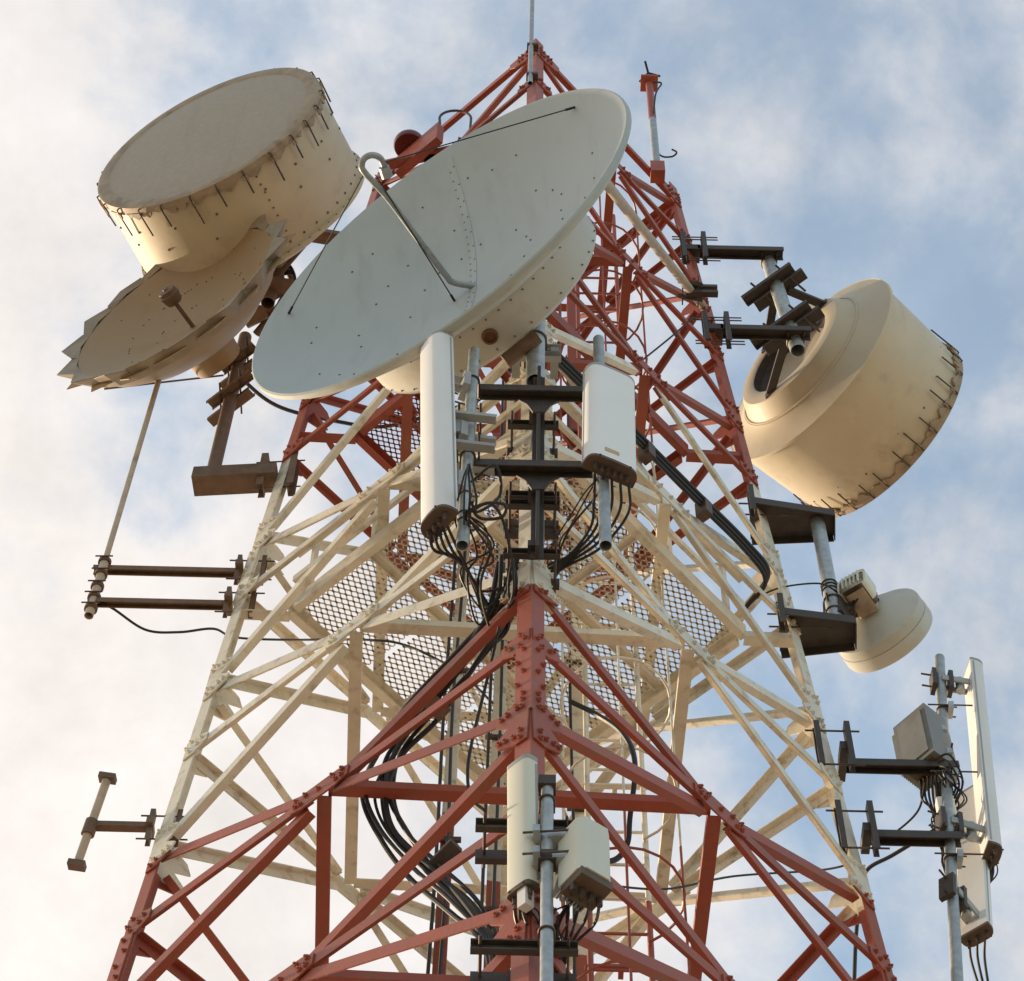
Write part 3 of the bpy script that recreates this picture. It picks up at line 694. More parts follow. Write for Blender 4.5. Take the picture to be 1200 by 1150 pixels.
def drum_hardware(C, n, r, root, shr, sgn, SHl, seed, count=26, a0=-.055):
    rnd = random.Random(seed)
    for q in range(count):
        t = 2*math.pi*(q+.3*rnd.random())/count
        rad = (circ(C, n, 1, t)-C).normalized()
        p = circ(C, n, r*1.02, t, a0+.035)
        L = .13+.08*rnd.random()
        hb = MB().tube([p-rad*.012+n*.012, p+rad*.014+n*.008, p+rad*.016-n*.03, p+rad*.010-n*(L+.04)], .007, 6).build('hook_bolt', 'bolt', root)
        if rnd.random() < .7:
            tg = rad.cross(n)
            MB().box(p+rad*.012-n*.05, tg, rad, n, .035, .016, .045).build('clip', 'rim', hb)
    mb = MB()
    for rowa, cnt in ((-.25, 16), (-.42, 15), (-SHl*.93, 46)):
        for q in range(cnt):
            t = 2*math.pi*(q+(rnd.random()*.3 if cnt < 40 else 0))/cnt; rad = (circ(C, n, 1, t)-C).normalized()
            mb.bolt(circ(C, n, r*1.001, t, rowa if cnt > 40 else rowa+rnd.uniform(-.04, .04)), rad, .011, .008)
    for s in range(9):
        t = R_(-62); rad = (circ(C, n, 1, t)-C).normalized(); mb.bolt(circ(C, n, r*1.001, t, -.12-s*(SHl-.2)/8), rad, .009, .006)
    for q in range(60):
        t = 2*math.pi*q/60; mb.bolt(circ(C, n, r*1.02, t, -SHl-.004), n, .009, .006)
    o = mb.build('rivets', 'rivet', shr); o['kind'] = 'stuff'
    # crumpled edge sealing: uneven lumps under the band
    mb = MB()
    for q in range(46):
        t = 2*math.pi*(q+rnd.random())/46; rad = (circ(C, n, 1, t)-C).normalized(); tg = rad.cross(n)
        L = .05+.12*rnd.random(); h = .03+.04*rnd.random()
        c = circ(C, n, r*1.006, t, a0-.0-h*.3)
        prof_ = [(-L/2, h*.45), (-L*.3, -h*.3*rnd.random()), (0, -h*.6), (L*.28, -h*.25), (L/2, h*.45)]
        mb.prism(prof_, c, c+rad*.018, tg, n)
    o = mb.build('edge_sealing', 'rim', root); o['kind'] = 'stuff'
drum_hardware(LC, LN, RL, LDm, sh, 1, SH, 3)
hp = LC-LN*(SH+.36); polex = hp-LN*.12
DM = thing('drum_mount', V((polex.x, polex.y, zl-.8)), 'brown pole and arms holding the beige drum off the left leg', 'antenna mount')
pipe('pole', V((polex.x, polex.y, zl-.75)), V((polex.x, polex.y, zl+.75)), .057, DM, 'brown')
for dz in (-.55, .5):
    q = leg('L', zl+dz); p = V((polex.x, polex.y, zl+dz))
    dv = (q-p).normalized()
    chan('arm', p-dv*.12-Y*.08, q+dv*.05-Y*.08, Z, .12, .06, DM, 'brown')
    rod_clamp(q-Y*.02, Z, X, dv, DM, 'brown', .34, .2)
    ubolt(p, Z, -Y, .06, DM, rod=.008, tail=.1)
for dz in (-.3, .25):
    p = V((polex.x, polex.y, zl+dz)); q = hp+V((0, 0, dz))
    chan('mount_arm', p, q+LN*.1, Z, .1, .05, LDm, 'brown'); MB().box(p, X, Y, Z, .18, .17, .08).build('mount_clamp', 'brown', LDm)
for s in (-1, 1):
    a_, b_ = ring_frame(LN); pipe('mount_strut', LC-LN*(SH+.2)+a_*s*RL*.6-b_*.2, V((polex.x, polex.y, zl-.35)), .022, LDm, 'brown', 10)

# ------------------------------------------------------------------ scalloped dish on the left
zs = zleg('L', 552); sq = leg('L', zs); SP = pz(249, 556, zs)
dsp = (V((SP.x, SP.y, vz(SP.x, SP.y, 430)))-EYE).length
SC_ = pd(204, 353, dsp-.22); ks = (dsp-.22)/FPX; SN = nrm_img(204, 353, -.593, -.805, .297); RS = 134*ks
SD = thing('petal_rim_dish', SC_-SN*.7, 'tan dish with a jagged grey petal rim and small central feed', 'dish antenna')
prof = [(RS*t, .26*(t*t-1)) for t in [.002]+[q/10 for q in range(1, 11)]]
MB().lathe(SC_, SN, prof+[(RS+.012, -.005), (RS+.01, -.03)], 72).build('reflector', 'tandish', SD)
MB().lathe(SC_, SN, [(RS+.008, -.02), (RS*.97, -.09), (RS*.86, -.22), (RS*.62, -.35), (RS*.4, -.42), (RS*.24, -.44), (RS*.22, -.62), (.001, -.62)], 64).build('back_shell', 'tandish', SD)
npt = 16
for q in range(npt):
    t0, t1 = 2*math.pi*q/npt+.1, 2*math.pi*(q+1)/npt+.1; tm = (t0+t1)/2
    a0, a1 = circ(SC_, SN, RS*1.0, t0, .0), circ(SC_, SN, RS*1.0, t1, .0); am = circ(SC_, SN, RS*1.01, tm, .012)
    o0, o1 = circ(SC_, SN, RS*1.06, t0, .02+.01*(q % 2)), circ(SC_, SN, RS*1.06, t1, .02+.01*(q % 2)); om = circ(SC_, SN, RS*(1.05+.13*math.cos(tm)**2+.04*random.random()), tm, .02+.05*random.random())
    b0, b1 = circ(SC_, SN, RS*1.0, t0, -.11), circ(SC_, SN, RS*1.0, t1, -.11)
    dn = -SN*.006
    vs = [a0, am, a1, o1, om, o0]; mb = MB().add(vs+[v+dn for v in vs], [(0, 1, 4, 5), (1, 2, 3, 4), (6, 11, 10, 7), (7, 10, 9, 8), (5, 4, 10, 11), (4, 3, 9, 10), (0, 5, 11, 6), (2, 8, 9, 3)])
    vs = [o0, om, o1, b1, circ(SC_, SN, RS*1.02, tm, -.10), b0]; vs = [v+dn*1.2 for v in vs]
    mb.add(vs+[v-((v-SC_).normalized())*.006 for v in vs], [(0, 1, 4, 5), (1, 2, 3, 4), (6, 11, 10, 7), (7, 10, 9, 8)])
    mb.build('rim_petal', 'petal', SD)
    # under-layer: a second ring of overlapping petals set half a step round and lower
    tu = t1+random.uniform(-.03, .03); ra = 1.04+.10*math.cos(tu)**2+.03*random.random()
    vs = [circ(SC_, SN, RS*.985, tu-.17, -.05), circ(SC_, SN, RS*.985, tu+.17, -.05), circ(SC_, SN, RS*1.05, tu+.15, -.045), circ(SC_, SN, RS*(ra+.06), tu, -.03), circ(SC_, SN, RS*1.05, tu-.15, -.045)]
    MB().add(vs+[v-SN*.007 for v in vs], [(0, 1, 2, 3, 4), (9, 8, 7, 6, 5), (2, 7, 8, 3), (3, 8, 9, 4), (1, 6, 7, 2), (4, 9, 5, 0)]).build('rim_petal', 'tandish', SD)
mb = MB()
for q in range(60):
    t = 2*math.pi*random.random(); rr = RS*random.choice((.35, .6, .62, .85)); mb.bolt(circ(SC_, SN, rr, t, .26*((rr/RS)**2-1)), SN, .007, .005)
o = mb.build('rivets', 'rivet', SD); o['kind'] = 'stuff'
sv = SC_-SN*.26; ff = SC_+SN*.02
fd = MB().tube([sv, ff], .018, 10).build('feed_stem', 'brown', SD)
MB().lathe(ff, SN, [(.001, -.035), (.06, -.035), (.07, -.01), (.082, .05), (.072, .055), (.072, .09), (.025, .095), (.022, .105), (.001, .105)], 28).build('feed_cup', 'brown', SD)
SM = thing('dish_mount', SP, 'brown pole on a box beam clamped to the left leg under the petal rim dish', 'antenna mount')
pipe('pole', V((SP.x, SP.y, zs-.05)), V((SP.x, SP.y, vz(SP.x, SP.y, 395))), .052, SM, 'brown')
bdir = V((sq.x-SP.x, sq.y-SP.y, 0)).normalized()
MB().box(SP.lerp(sq, .45)-Z*.09+bdir*-.04, bdir, bdir.cross(Z), Z, (sq-SP).length*1.0+.12, .17, .14).build('beam', 'brown', SM)
rod_clamp(sq-Z*.05, Z, X, bdir, SM, 'brown', .44, .22, .12, .05)
for yy, L in ((430, .34), (467, .42)):
    z_ = vz(SP.x, SP.y, yy); p = V((SP.x, SP.y, z_))
    ax_ = V((.75, -.6, .1)).normalized()
    for s in (-1, 1): chan('clamp_arm', p-ax_*L/2+Y*.075*s, p+ax_*L/2+Y*.075*s, Z*s, .08, .04, SD if yy == 430 else SM, 'brown')
    for s in (-1, 1): MB().tube([p+ax_*.1*s-Y*.2, p+ax_*.1*s+Y*.2], .008, 6).build('threaded_rod', 'bolt', SM)
zt_ = vz(SP.x, SP.y, 415); chan('mount_arm', V((SP.x, SP.y, zt_)), SC_-SN*.6, Z, .1, .06, SD, 'brown')
cable([pd(262, 415, dsp), pd(290, 450, dsp+.1), pd(330, 478, dsp+.3), pd(400, 495, dsp+.6), pd(450, 500, dsp+.6), pd(510, 485, dsp+.4), pd(560, 470, dsp+.2)], .016, SD)
pipe('stay_rod', pd(122, 456, dsp-.05), pd(262, 440, dsp+.02), .008, SD, 'brown', 8)

# ------------------------------------------------------------------ whip antenna on the left
zw1, zw2 = zleg('L', 668), zleg('L', 706)
w1, w2 = pz(118, 668, zw1), pz(112, 706, zw2)
WD = (w1-w2).normalized()
wa = pd(186, 446, (w1-EYE).length+1.9); wb = pd(104, 722, (w2-EYE).length-.12)
WH = thing('whip_antenna', wb, 'long thin pale whip antenna held on two arms off the left leg', 'antenna')
wdir = (wa-wb).normalized()
pipe('whip', wb+wdir*.1, wa+wdir*.12, .021, WH, 'tan', 14)
pipe('base_tube', wb, wb+wdir*.62, .031, WH, 'tan', 16)
for s in (.08, .2, .32, .46, .6):
    p = wb+wdir*s; MB().lathe(p, wdir, [(.03, -.015), (.045, -.015), (.045, .015), (.03, .015)], 16, False).build('clamp_ring', 'brown', WH)
    MB().tube([p-rgt*.06-Y*.05, p+rgt*.06-Y*.05], .006, 6).build('threaded_rod', 'bolt', WH)
for (a, yy) in ((w1, 668), (w2, 706)):
    z_ = a.z; q = leg('L', z_)
    AM = thing('standoff_arm', q, ('upper' if yy == 668 else 'lower')+' of the two long brown arms that carry the thin whip antenna', 'bracket')
    chan('arm', a-X*.05, V((q.x-.03, a.y, z_)), -Z, .055, .045, AM, 'brown')
    rod_clamp(q+X*.03, Z, Y, X, AM, 'brown', .30, .17)
    MB().box(V((q.x-.045, (a.y+q.y)/2, z_)), X, Y, Z, .05, abs(a.y-q.y)+.14, .05).build('end_plate', 'brown', AM)
cable([wb+wdir*.1, pd(106, 705, (w2-EYE).length), pd(130, 712, (w2-EYE).length), pd(170, 738, (w2-EYE).length), pd(210, 741, (w2-EYE).length), pd(250, 737, (w2-EYE).length+.05), pd(275, 747, (w2-EYE).length+.1), pd(335, 750, (w2-EYE).length-.1), pd(430, 750, (w2-EYE).length-.6), pd(480, 758, (w2-EYE).length-.75), pd(540, 790, (w2-EYE).length-1.0), pd(583, 830, (w2-EYE).length-1.1)], .009, WH)

# ------------------------------------------------------------------ little end-capped tube on the left
zk = zleg('L', 970); kq = leg('L', zk); k1 = pz(108, 968, zk); dk = (k1-EYE).length
ka_, kb_ = pd(126, 912, dk+.18), pd(90, 1014, dk-.16)
ST = thing('stub_antenna', k1, 'short tan tube with square end caps on a single arm off the left leg', 'antenna')
pipe('tube', kb_, ka_, .026, ST, 'tan', 16); kd_ = (ka_-kb_).normalized()
for p in (ka_, kb_): MB().box(p, (rgt-kd_*rgt.dot(kd_)).normalized(), kd_.cross((rgt-kd_*rgt.dot(kd_)).normalized()), kd_, .10, .07, .035).build('end_cap', 'brown', ST)
chan('arm', k1, V((kq.x-.05, k1.y, zk)), Z, .05, .04, ST, 'brown')
MB().lathe(kb_.lerp(ka_, .42), kd_, [(.026, -.05), (.04, -.05), (.04, .05), (.026, .05)], 16, False).build('clamp_ring', 'brown', ST)
MB().box(V((kq.x-.06, (k1.y+kq.y)/2, zk)), X, Y, Z, .04, abs(k1.y-kq.y)+.12, .05).build('end_plate', 'brown', ST)
rod_clamp(kq+X*.02, Z, Y, X, ST, 'brown', .28, .16)

# ------------------------------------------------------------------ right drum antenna
zr1, zr2 = zleg('R', 300), zleg('R', 396)
r1, r2 = pz(901, 308, zr1), pz(932, 402, zr2)
rp = (r1+r2)/2; pdir = (r1-r2).normalized(); dm = (rp-EYE).length
RM = thing('drum_mount', r2, 'thick galvanised pipe between two dark arms off the right leg', 'antenna mount')
pipe('pipe', r2-pdir*.14, r1+pdir*.12, .062, RM, 'galv', 22)
for a, z_ in ((r1, zr1), (r2, zr2)):
    q = leg('R', z_); yv = a.y-.09
    chan('arm', V((q.x+.02, yv, z_)), V((a.x+.12, yv, z_)), -Z, .10, .07, RM, 'dark')
    for dx in (-.11, .07): chan('leg_clamp', V((q.x+dx, q.y-.12, z_-.34)), V((q.x+dx, q.y-.12, z_+.16)), X if dx > 0 else -X, .09, .04, RM, 'dark')
    for dz in (-.3, .12): 
        for k_ in (0, .05): MB().tube([V((q.x-.2, q.y-.1, z_+dz+k_)), V((q.x+.2, q.y-.1, z_+dz+k_))], .006, 6).build('threaded_rod', 'bolt', RM)
    MB().box(V((q.x-.02, (q.y+yv)/2, z_)), X, Y, Z, .12, abs(q.y-yv)+.1, .09).build('end_plate', 'dark', RM)
    ubolt(a, pdir, -Y, .066, RM, rod=.009, tail=.1)
dR = dm+.42; RC = pd(948.5, 432, dR); kr = dR/FPX; RN = nrm_img(948, 432, .763, .646, -.345); RR = 128*kr
RDm = thing('drum_antenna', RC-RN*.3, 'beige riveted drum antenna seen from behind beside the upper right leg', 'drum antenna')
SR = 123*kr
sh = MB().lathe(RC, RN, [(RR*1.0, .0), (RR*1.03, -.006), (RR*1.035, .015), (RR*1.0, .02), (RR*.975, SR*.5), (RR*.945, SR)], 80).build('shroud', 'drum', RDm)
MB().lathe(RC, RN, [(RR*1.02, -.004), (RR*.9, -.025), (RR*.74, -.09), (RR*.725, -.11), (RR*.715, -.115)], 80).build('back_dish', 'drum', RDm)
hub = MB().lathe(RC, RN, [(RR*.735, -.095), (RR*.735, -.108), (RR*.70, -.112), (RR*.645, -.20), (RR*.60, -.245), (RR*.56, -.25), (RR*.47, -.25), (RR*.46, -.245), (RR*.455, -.16), (RR*.44, -.12), (.001, -.12)], 72).build('hub_ring', 'drum', RDm)
MB().lathe(RC, RN, [(RR*.457, -.243), (RR*.452, -.165), (RR*.40, -.13), (RR*.36, -.128)], 64).build('hub_gasket', 'dark', hub)
MB().lathe(RC, RN, [(RR*.955, SR-.03), (RR*.968, SR-.05), (RR*.975, SR+.005), (RR*.955, SR+.012), (.9*RR, SR+.004)], 80).build('rim_band', 'rim', RDm)
MB().lathe(RC, RN, [(RR*.91, SR+.003), (RR*.5, SR+.02), (.001, SR+.024)], 64).build('radome', 'radome', RDm)
drum_hardware(RC+RN*SR, RN, RR*.955, RDm, sh, 1, SR*.92, 11, 28)
mb = MB()
for q in range(56):
    t = 2*math.pi*q/56; mb.bolt(circ(RC, RN, RR*.725, t, -.103), -RN, .008, .006)
o = mb.build('rivets', 'rivet', hub); o['kind'] = 'stuff'
hc = RC-RN*.16
for yy, L in ((345, .46), (372, .5)):
    t = (yy-308)/(402-308); p = r1.lerp(r2, t)
    ax_ = (RN.cross(pdir)).normalized()
for t, L in ((.30, .55), (.80, .62)):
    p = r1.lerp(r2, t); a_ = (V((.80, -.55, .25))).normalized()
    for s in (-1, 1): chan('cradle_arm', p-a_*L*.5+Z*.05*s+RN*.075*s, p+a_*L*.42+Z*.05*s+RN*.075*s, Z*s, .10, .05, RDm, 'dark')
    for s in (-1, 1): MB().tube([p+a_*.13*s-RN*.16, p+a_*.13*s+RN*.2], .010, 8).build('threaded_rod', 'bolt', RDm)
a_, b_ = ring_frame(RN)
for t in (R_(60), R_(150), R_(300)):
    q = circ(RC, RN, RR*.53, t, -.25); p = r1.lerp(r2, .3 if math.sin(t) > 0 else .8)
    chan('cradle_leg', q, p.lerp(q, .25), Z, .07, .035, RDm, 'dark')
    MB().box(q, a_, b_, RN, .1, .07, .02).build('foot_plate', 'bolt', RDm)

# ------------------------------------------------------------------ small drum with outdoor unit
z3, z4 = zleg('R', 606), zleg('R', 735)
s1, s2 = pz(958, 612, z3), pz(981, 736, z4)
SPM = thing('pole_mount', s2, 'grey pole held between two dark trapezoid plates on the right leg', 'antenna mount')
pdir2 = (s1-s2).normalized(); pipe('pole', s2, s1, .052, SPM, 'galv', 22)
for a, z_ in ((s1, z3+.02), (s2, z4)):
    q = leg('R', z_); xq = q.x
    # tapered plate from leg to pole with turned-down edges
    pts = [V((xq-.14, q.y-.16, z_)), V((a.x+.11, a.y-.10, z_)), V((a.x+.13, a.y+.12, z_)), V((xq-.10, q.y+.20, z_))]
    mb = MB(); dn = -Z*.006
    mb.add(pts+[p+dn for p in pts], [(0, 1, 2, 3), (7, 6, 5, 4), (0, 4, 5, 1), (1, 5, 6, 2), (2, 6, 7, 3), (3, 7, 4, 0)])
    mb.build('bracket_plate', 'dark', SPM)
    for i, j in ((0, 1), (3, 2), (1, 2)):
        m_ = (pts[i]+pts[j])/2; d_ = (pts[j]-pts[i]); MB().box(m_-Z*.045, d_.normalized(), d_.normalized().cross(Z), Z, d_.length-.012, .008, .078).build('plate_flange', 'dark', SPM)
    for dz in (-.09, .06):
        MB().tube([V((xq-.2, q.y-.06, z_+dz)), V((xq+.22, q.y-.06, z_+dz))], .007, 6).build('threaded_rod', 'bolt', SPM)
    chan('leg_clamp', V((xq-.12, q.y-.14, z_-.2)), V((xq-.12, q.y-.14, z_+.14)), -X, .08, .04, SPM, 'dark')
dS = (s1.lerp(s2, .8)-EYE).length+.22
SDC = pd(1031, 733, dS+.06); kS = dS/FPX; SDN = nrm_img(1040, 745, .58, .81, -.42); RSD = 57*kS
SDm = thing('small_drum_antenna', SDC-SDN*.3, 'small cream drum antenna with a boxy radio on its back by the right leg', 'drum antenna')
MB().lathe(SDC, SDN, [(RSD*.30, -.17), (RSD*.36, -.165), (RSD*.90, -.06), (RSD*.99, -.045), (RSD*1.0, -.03), (RSD*1.0, .03), (RSD*.985, .034)], 64).build('back_dish', 'dishback', SDm)
MB().lathe(SDC, SDN, [(RSD*.985, .034), (RSD*1.01, .036), (RSD*1.012, .12), (RSD*.99, .14), (RSD*.8, .155), (.001, .16)], 64).build('radome', 'dishback', SDm)
MB().lathe(SDC, SDN, [(.001, -.23), (.085, -.23), (.092, -.2), (.092, -.15), (RSD*.34, -.15)], 32).build('hub', 'capbrown', SDm)
oc = pd(1004, 691, dS-.12); oa = (SDN+Z*.0).normalized(); ob = ring_frame(SDN)[1]; oa2 = ring_frame(SDN)[0]
def rbox(c, ax, ay, az_, a, b, h, r=.025):
    pr = []
    for (sx, sy, t0) in ((1, 1, 0), (-1, 1, 90), (-1, -1, 180), (1, -1, 270)):
        for k in range(5): t = R_(t0+22.5*k); pr.append((sx*(a/2-r)+r*math.cos(t), sy*(b/2-r)+r*math.sin(t)))
    return MB().prism(pr, c-az_*h/2, c+az_*h/2, ax, ay, True)
rbox(oc, oa2, ob, SDN, .22, .21, .15, .05).build('radio_cover', 'offwhite', SDm)
rbox(oc+SDN*.02-ob*.02, oa2, ob, SDN, .19, .17, .19, .03).build('radio_gap', 'capbrown', SDm)
rbox(oc+SDN*.06-ob*.045, oa2, ob, SDN, .15, .13, .20, .02).build('radio_body', 'tan', SDm)
mb = MB()
for k_ in range(5): mb.box(oc-SDN*.08+oa2*(-.06+.03*k_), oa2, ob, SDN, .008, .15, .03)
o = mb.build('cooling_fins', 'offwhite', SDm); o['kind'] = 'stuff'
p = s1.lerp(s2, .82)
MB().box(p+SDN*.06, SDN, oa2, ob, .16, .14, .26).build('pole_clamp', 'dark', SDm)
chan('mount_arm', p+SDN*.06, SDC-SDN*.2, Z, .12, .08, SDm, 'dark'); ubolt(p+Z*.08, pdir2, SDN, .056, SDm, rod=.007, tail=.1); ubolt(p-Z*.06, pdir2, SDN, .056, SDm, rod=.007, tail=.1)
for k_ in range(3):
    q = s1.lerp(s2, .62+.03*k_)
    MB().lathe(q, pdir2, [(.054, -.006), (.062, 0), (.054, .006)], 20).build('cable_tie', 'black', SDm)
cable([oc-ob*.08, pd(990, 700, dS-.15), pd(975, 690, dS-.2), pd(960, 684, dS-.25), pd(930, 686, dS-.2), pd(905, 692, dS-.1), pd(880, 705, dS-.1)], .007, SDm)
for k_ in range(2): cable([oc-ob*.09-oa2*.03*k_, pd(992+4*k_, 716, dS-.2), pd(985+4*k_, 728, dS-.15), pd(975, 716+5*k_, dS-.22), pd(968, 695, dS-.25)], .008, SDm)

# ------------------------------------------------------------------ right antenna pole
z5, z6 = zleg('R', 889), zleg('R', 985)
p5, p6 = pz(1107, 900, z5), pz(1113, 995, z6)
pa_, pb_ = pd(1101, 771, (p5-EYE).length+1.25), pd(1121, 1135, (p6-EYE).length-1.0)
pu = (pa_-pb_).normalized()
def onpole(y): 
    t = (y-771)/(1135-771); return pa_.lerp(pb_, t)
RPm = thing('antenna_pole', pb_, 'tall slim galvanised pole on two dark arms standing out from the lower right leg', 'pole')
pipe('pole', pb_-pu*.3, pa_, .034, RPm, 'galv', 18)
for yy, z_ in ((900, z5), (995, z6)):
    q = leg('R', z_); a = onpole(yy); a = V((a.x, a.y, a.z))
    b = V((q.x+.05, q.y-.05, a.z*0+z_)); 
    chan('arm', V((q.x+.06, a.y-.05, z_)), V((a.x+.05, a.y-.05, z_)), -Z, .075, .06, RPm, 'dark')
    MB().box(V((q.x+.06, (a.y+q.y)/2-.03, z_)), X, Y, Z, .05, abs(a.y-q.y)+.16, .07).build('end_plate', 'dark', RPm)
    for dx in (-.1, .09): chan('leg_clamp', V((q.x+dx, q.y-.11, z_-.24)), V((q.x+dx, q.y-.11, z_+.2)), X if dx > 0 else -X, .07, .035, RPm, 'dark')
    for dz in (-.19, .15): MB().tube([V((q.x-.17, q.y-.1, z_+dz)), V((q.x+.17, q.y-.1, z_+dz))], .007, 6).build('threaded_rod', 'bolt', RPm)
    ubolt(onpole(yy), pu, Y*-1, .038, RPm, rod=.007, tail=.08)
pd_ = lambda y: (onpole(y)-EYE).length
def panel_px(foot_px, top_px, face, wd, dp, label, dshift, group=None, **k):
    a = pd(*foot_px, pd_(foot_px[1])+dshift); b = pd(*top_px, pd_(top_px[1])+dshift)
    u = (b-a).normalized(); return panel('panel_antenna', a, u, face, wd, dp, (b-a).length, label, **k)+(a, u, (b-a).length)
U1 = panel_px((1163, 1003), (1141, 784), az(100), .17, .10, 'long white panel antenna standing tallest beside the right antenna pole', .06, conns=3, flat=.5)
U2 = panel_px((1146, 1098), (1138, 930), az(138), .20, .09, 'lower white panel antenna turned away behind the right antenna pole', .30, conns=3, flat=.5)
for (root, f_, s_, a, u, L), ys in ((U1, (806, 985)), (U2, (1060,))):
    for yy in ys:
        q = onpole(yy); c = a+u*max(.08, min(L-.08, (q-a).dot(u))); d_ = c-q; h = d_.normalized()
        sd = h.cross(pu).normalized(); n3 = sd.cross(h)
        for k_ in (-.04, .04): MB().box(q+d_*.5+sd*k_, h, sd, n3, d_.length, .012, .06).build('tilt_bracket', 'grey', root)
        MB().tube([q+d_*.55-n3*.07, q+d_*.55+n3*.07], .03, 12).build('tilt_knuckle', 'galv', root)
        for k_ in (-.075, .075):
            MB().tube([q-h*.13+n3*k_, q+h*.09+n3*k_], .007, 6).build('threaded_rod', 'bolt', root)
        for k_ in (-.05, .06): MB().box(q+h*k_, h, sd, n3, .03, .10, .2).build('pipe_clamp', 'dark', root)
# stepping clamps
for yy in (845, 930, 1025):
    q = onpole(yy); MB().box(q+X*.05-Y*.01, X, Y, pu, .035, .10, .07).build('pipe_clamp', 'galv', RPm); ubolt(q, pu, X, .037, RPm, rod=.006, tail=.09); MB().tube([q-X*.1-Y*.05, q+X*.19-Y*.05], .006, 6).build('threaded_rod', 'bolt', RPm)
# grey finned radio
gc = pd(1083, 876, pd_(880)-.12); gf = az(-50); gs = Z.cross(gf)
G1 = thing('radio_unit', gc-Z*.22, 'grey finned radio box with dark cabled underside on the right antenna pole', 'radio unit')
MB().box(gc, gs, gf, Z, .27, .20, .50).build('housing', 'darkgrey', G1)
MB().box(gc+gf*.104, gs, gf, Z, .20, .012, .42).build('cover_plate', 'darkgrey', G1)
mb = MB()
for k_ in range(10): mb.box(gc+gs*(-.12-.02)+gf*(-.085+k_*.019), gs, gf, Z, .05, .005, .40)
for k_ in range(10): mb.box(gc-gf*(.1+.03)+gs*(-.1+k_*.022), gf, gs, Z, .07, .005, .42)
o = mb.build('cooling_fins', 'darkgrey', G1); o['kind'] = 'stuff'
MB().box(gc-Z*.245, gs, gf, Z, .20, .17, .035).build('connector_panel', 'capbrown', G1)
q = onpole(880)
d_ = V((gc.x-q.x, gc.y-q.y, 0))
for dz in (-.12, .12):
    MB().box(V((q.x, q.y, gc.z+dz))+d_*.4, d_.normalized(), d_.normalized().cross(Z), Z, d_.length*.9, .09, .04).build('mount_bracket', 'galv', G1)
    MB().box(V((q.x, q.y, gc.z+dz))+d_.normalized()*.05+X*.03, d_.normalized(), d_.normalized().cross(Z), Z, .05, .16, .05).build('mount_bracket', 'galv', G1)
sc2 = pd(1109, 950, pd_(950)-.08)
G2 = thing('junction_box', sc2-Z*.1, 'small pale junction box among the cables of the right antenna pole', 'box')
rbox(sc2, X, Y, Z, .11, .08, .17, .015).build('housing', 'white', G2); MB().box(sc2-Z*.095, X, Y, Z, .08, .06, .02).build('gland_plate', 'capbrown', G2)
chan('hanger', sc2+Y*.04-X*.02-Z*.25, sc2+Y*.04-X*.02+Z*.3, X, .05, .03, G2, 'dark')
dg = pd_(930)
for k_ in range(6):
    p = gc-Z*.26+gs*(-.08+.032*k_)
    MB().tube([p+Z*.01, p-Z*.04], .013, 8).build('connector', 'bolt', G1)
    x0, y0 = proj(p)
    cable([p-Z*.03, pd(x0+2, y0+22+3*k_, dg-.12), pd(1092+k_*3, 950+k_*6, dg-.12), pd(1100+k_*3, 985, dg-.1), pd(1108+k_*2, 1005+k_*4, dg-.08), pd(1125+k_*2, 1030+k_*3, dg-.05), pd(1155, 1038-k_*2, dg-.02), pd(1164-k_, 1022-k_, dg+.02), pd(1160-k_*2, 1008, dg+.05)], .0075, G1)
cable([pd(1084, 918, dg-.1), pd(1076, 950, dg-.1), pd(1050, 975, dg), pd(1030, 985, dg+.05)], .007, G1)
cable([pd(1100, 970, dg-.15), pd(1075, 985, dg-.1), pd(1045, 1003, dg), pd(1016, 1020, dg+.1), pd(1008, 1050, dg+.15), pd(1003, 1100, dg+.1), pd(1001, 1150, dg)], .013, G1)
for k_ in range(5):
    cable([pd(1096+k_*3, 890+k_*4, dg-.12), pd(1113-k_*2, 885+k_*8, dg-.16), pd(1128-k_*4, 915+k_*4, dg-.12), pd(1118-k_*5, 945, dg-.1), pd(1102+k_*3, 965, dg-.1), pd(1108, 985+k_*4, dg-.12)], .0075, G1)
for k_ in range(3): cable([pd(1136+k_*9, 1101, dg-.8), pd(1138+k_*8, 1125, dg-.8), pd(1150+k_*5, 1165, dg-.9)], .008, U2[0])

# ------------------------------------------------------------------ tower top: rod, wind sensor, beacon
ft_ = leg('F', 21.2)
LR = thing('lightning_rod', V((ft_.x-.04, ft_.y-.06, 20.6)), 'thin grey lightning rod rising above the peak of the tower', 'lightning rod')
pipe('rod', V((ft_.x-.045, ft_.y-.06, 20.7)), V((ft_.x-.045, ft_.y-.06, 25.4)), .022, LR, 'galv', 12)
for z_ in (20.9, 21.6): MB().box(V((ft_.x-.03, ft_.y-.045, z_)), X, Y, Z, .10, .07, .04).build('clamp', 'bolt', LR)
wp = pz(770, 198, 21.95); ztw = vz(wp.x, wp.y, 98)
WS = thing('wind_sensor', V((wp.x, wp.y, 21.8)), 'red and grey post with a square top plate and tiny three-bladed wind vane', 'wind sensor')
MB().box(V((wp.x, wp.y, 21.88)), X, Y, Z, .13, .13, .22).build('base_block', 'red', WS)
zm = 22+(ztw-22)*.55
pipe('lower_post', V((wp.x, wp.y, 21.9)), V((wp.x, wp.y, zm)), .036, WS, 'galv', 14); pipe('upper_post', V((wp.x, wp.y, zm-.01)), V((wp.x, wp.y, ztw)), .037, WS, 'red', 14)
MB().box(V((wp.x, wp.y, ztw+.01)), X, Y, Z, .17, .17, .03).build('top_plate', 'red', WS)
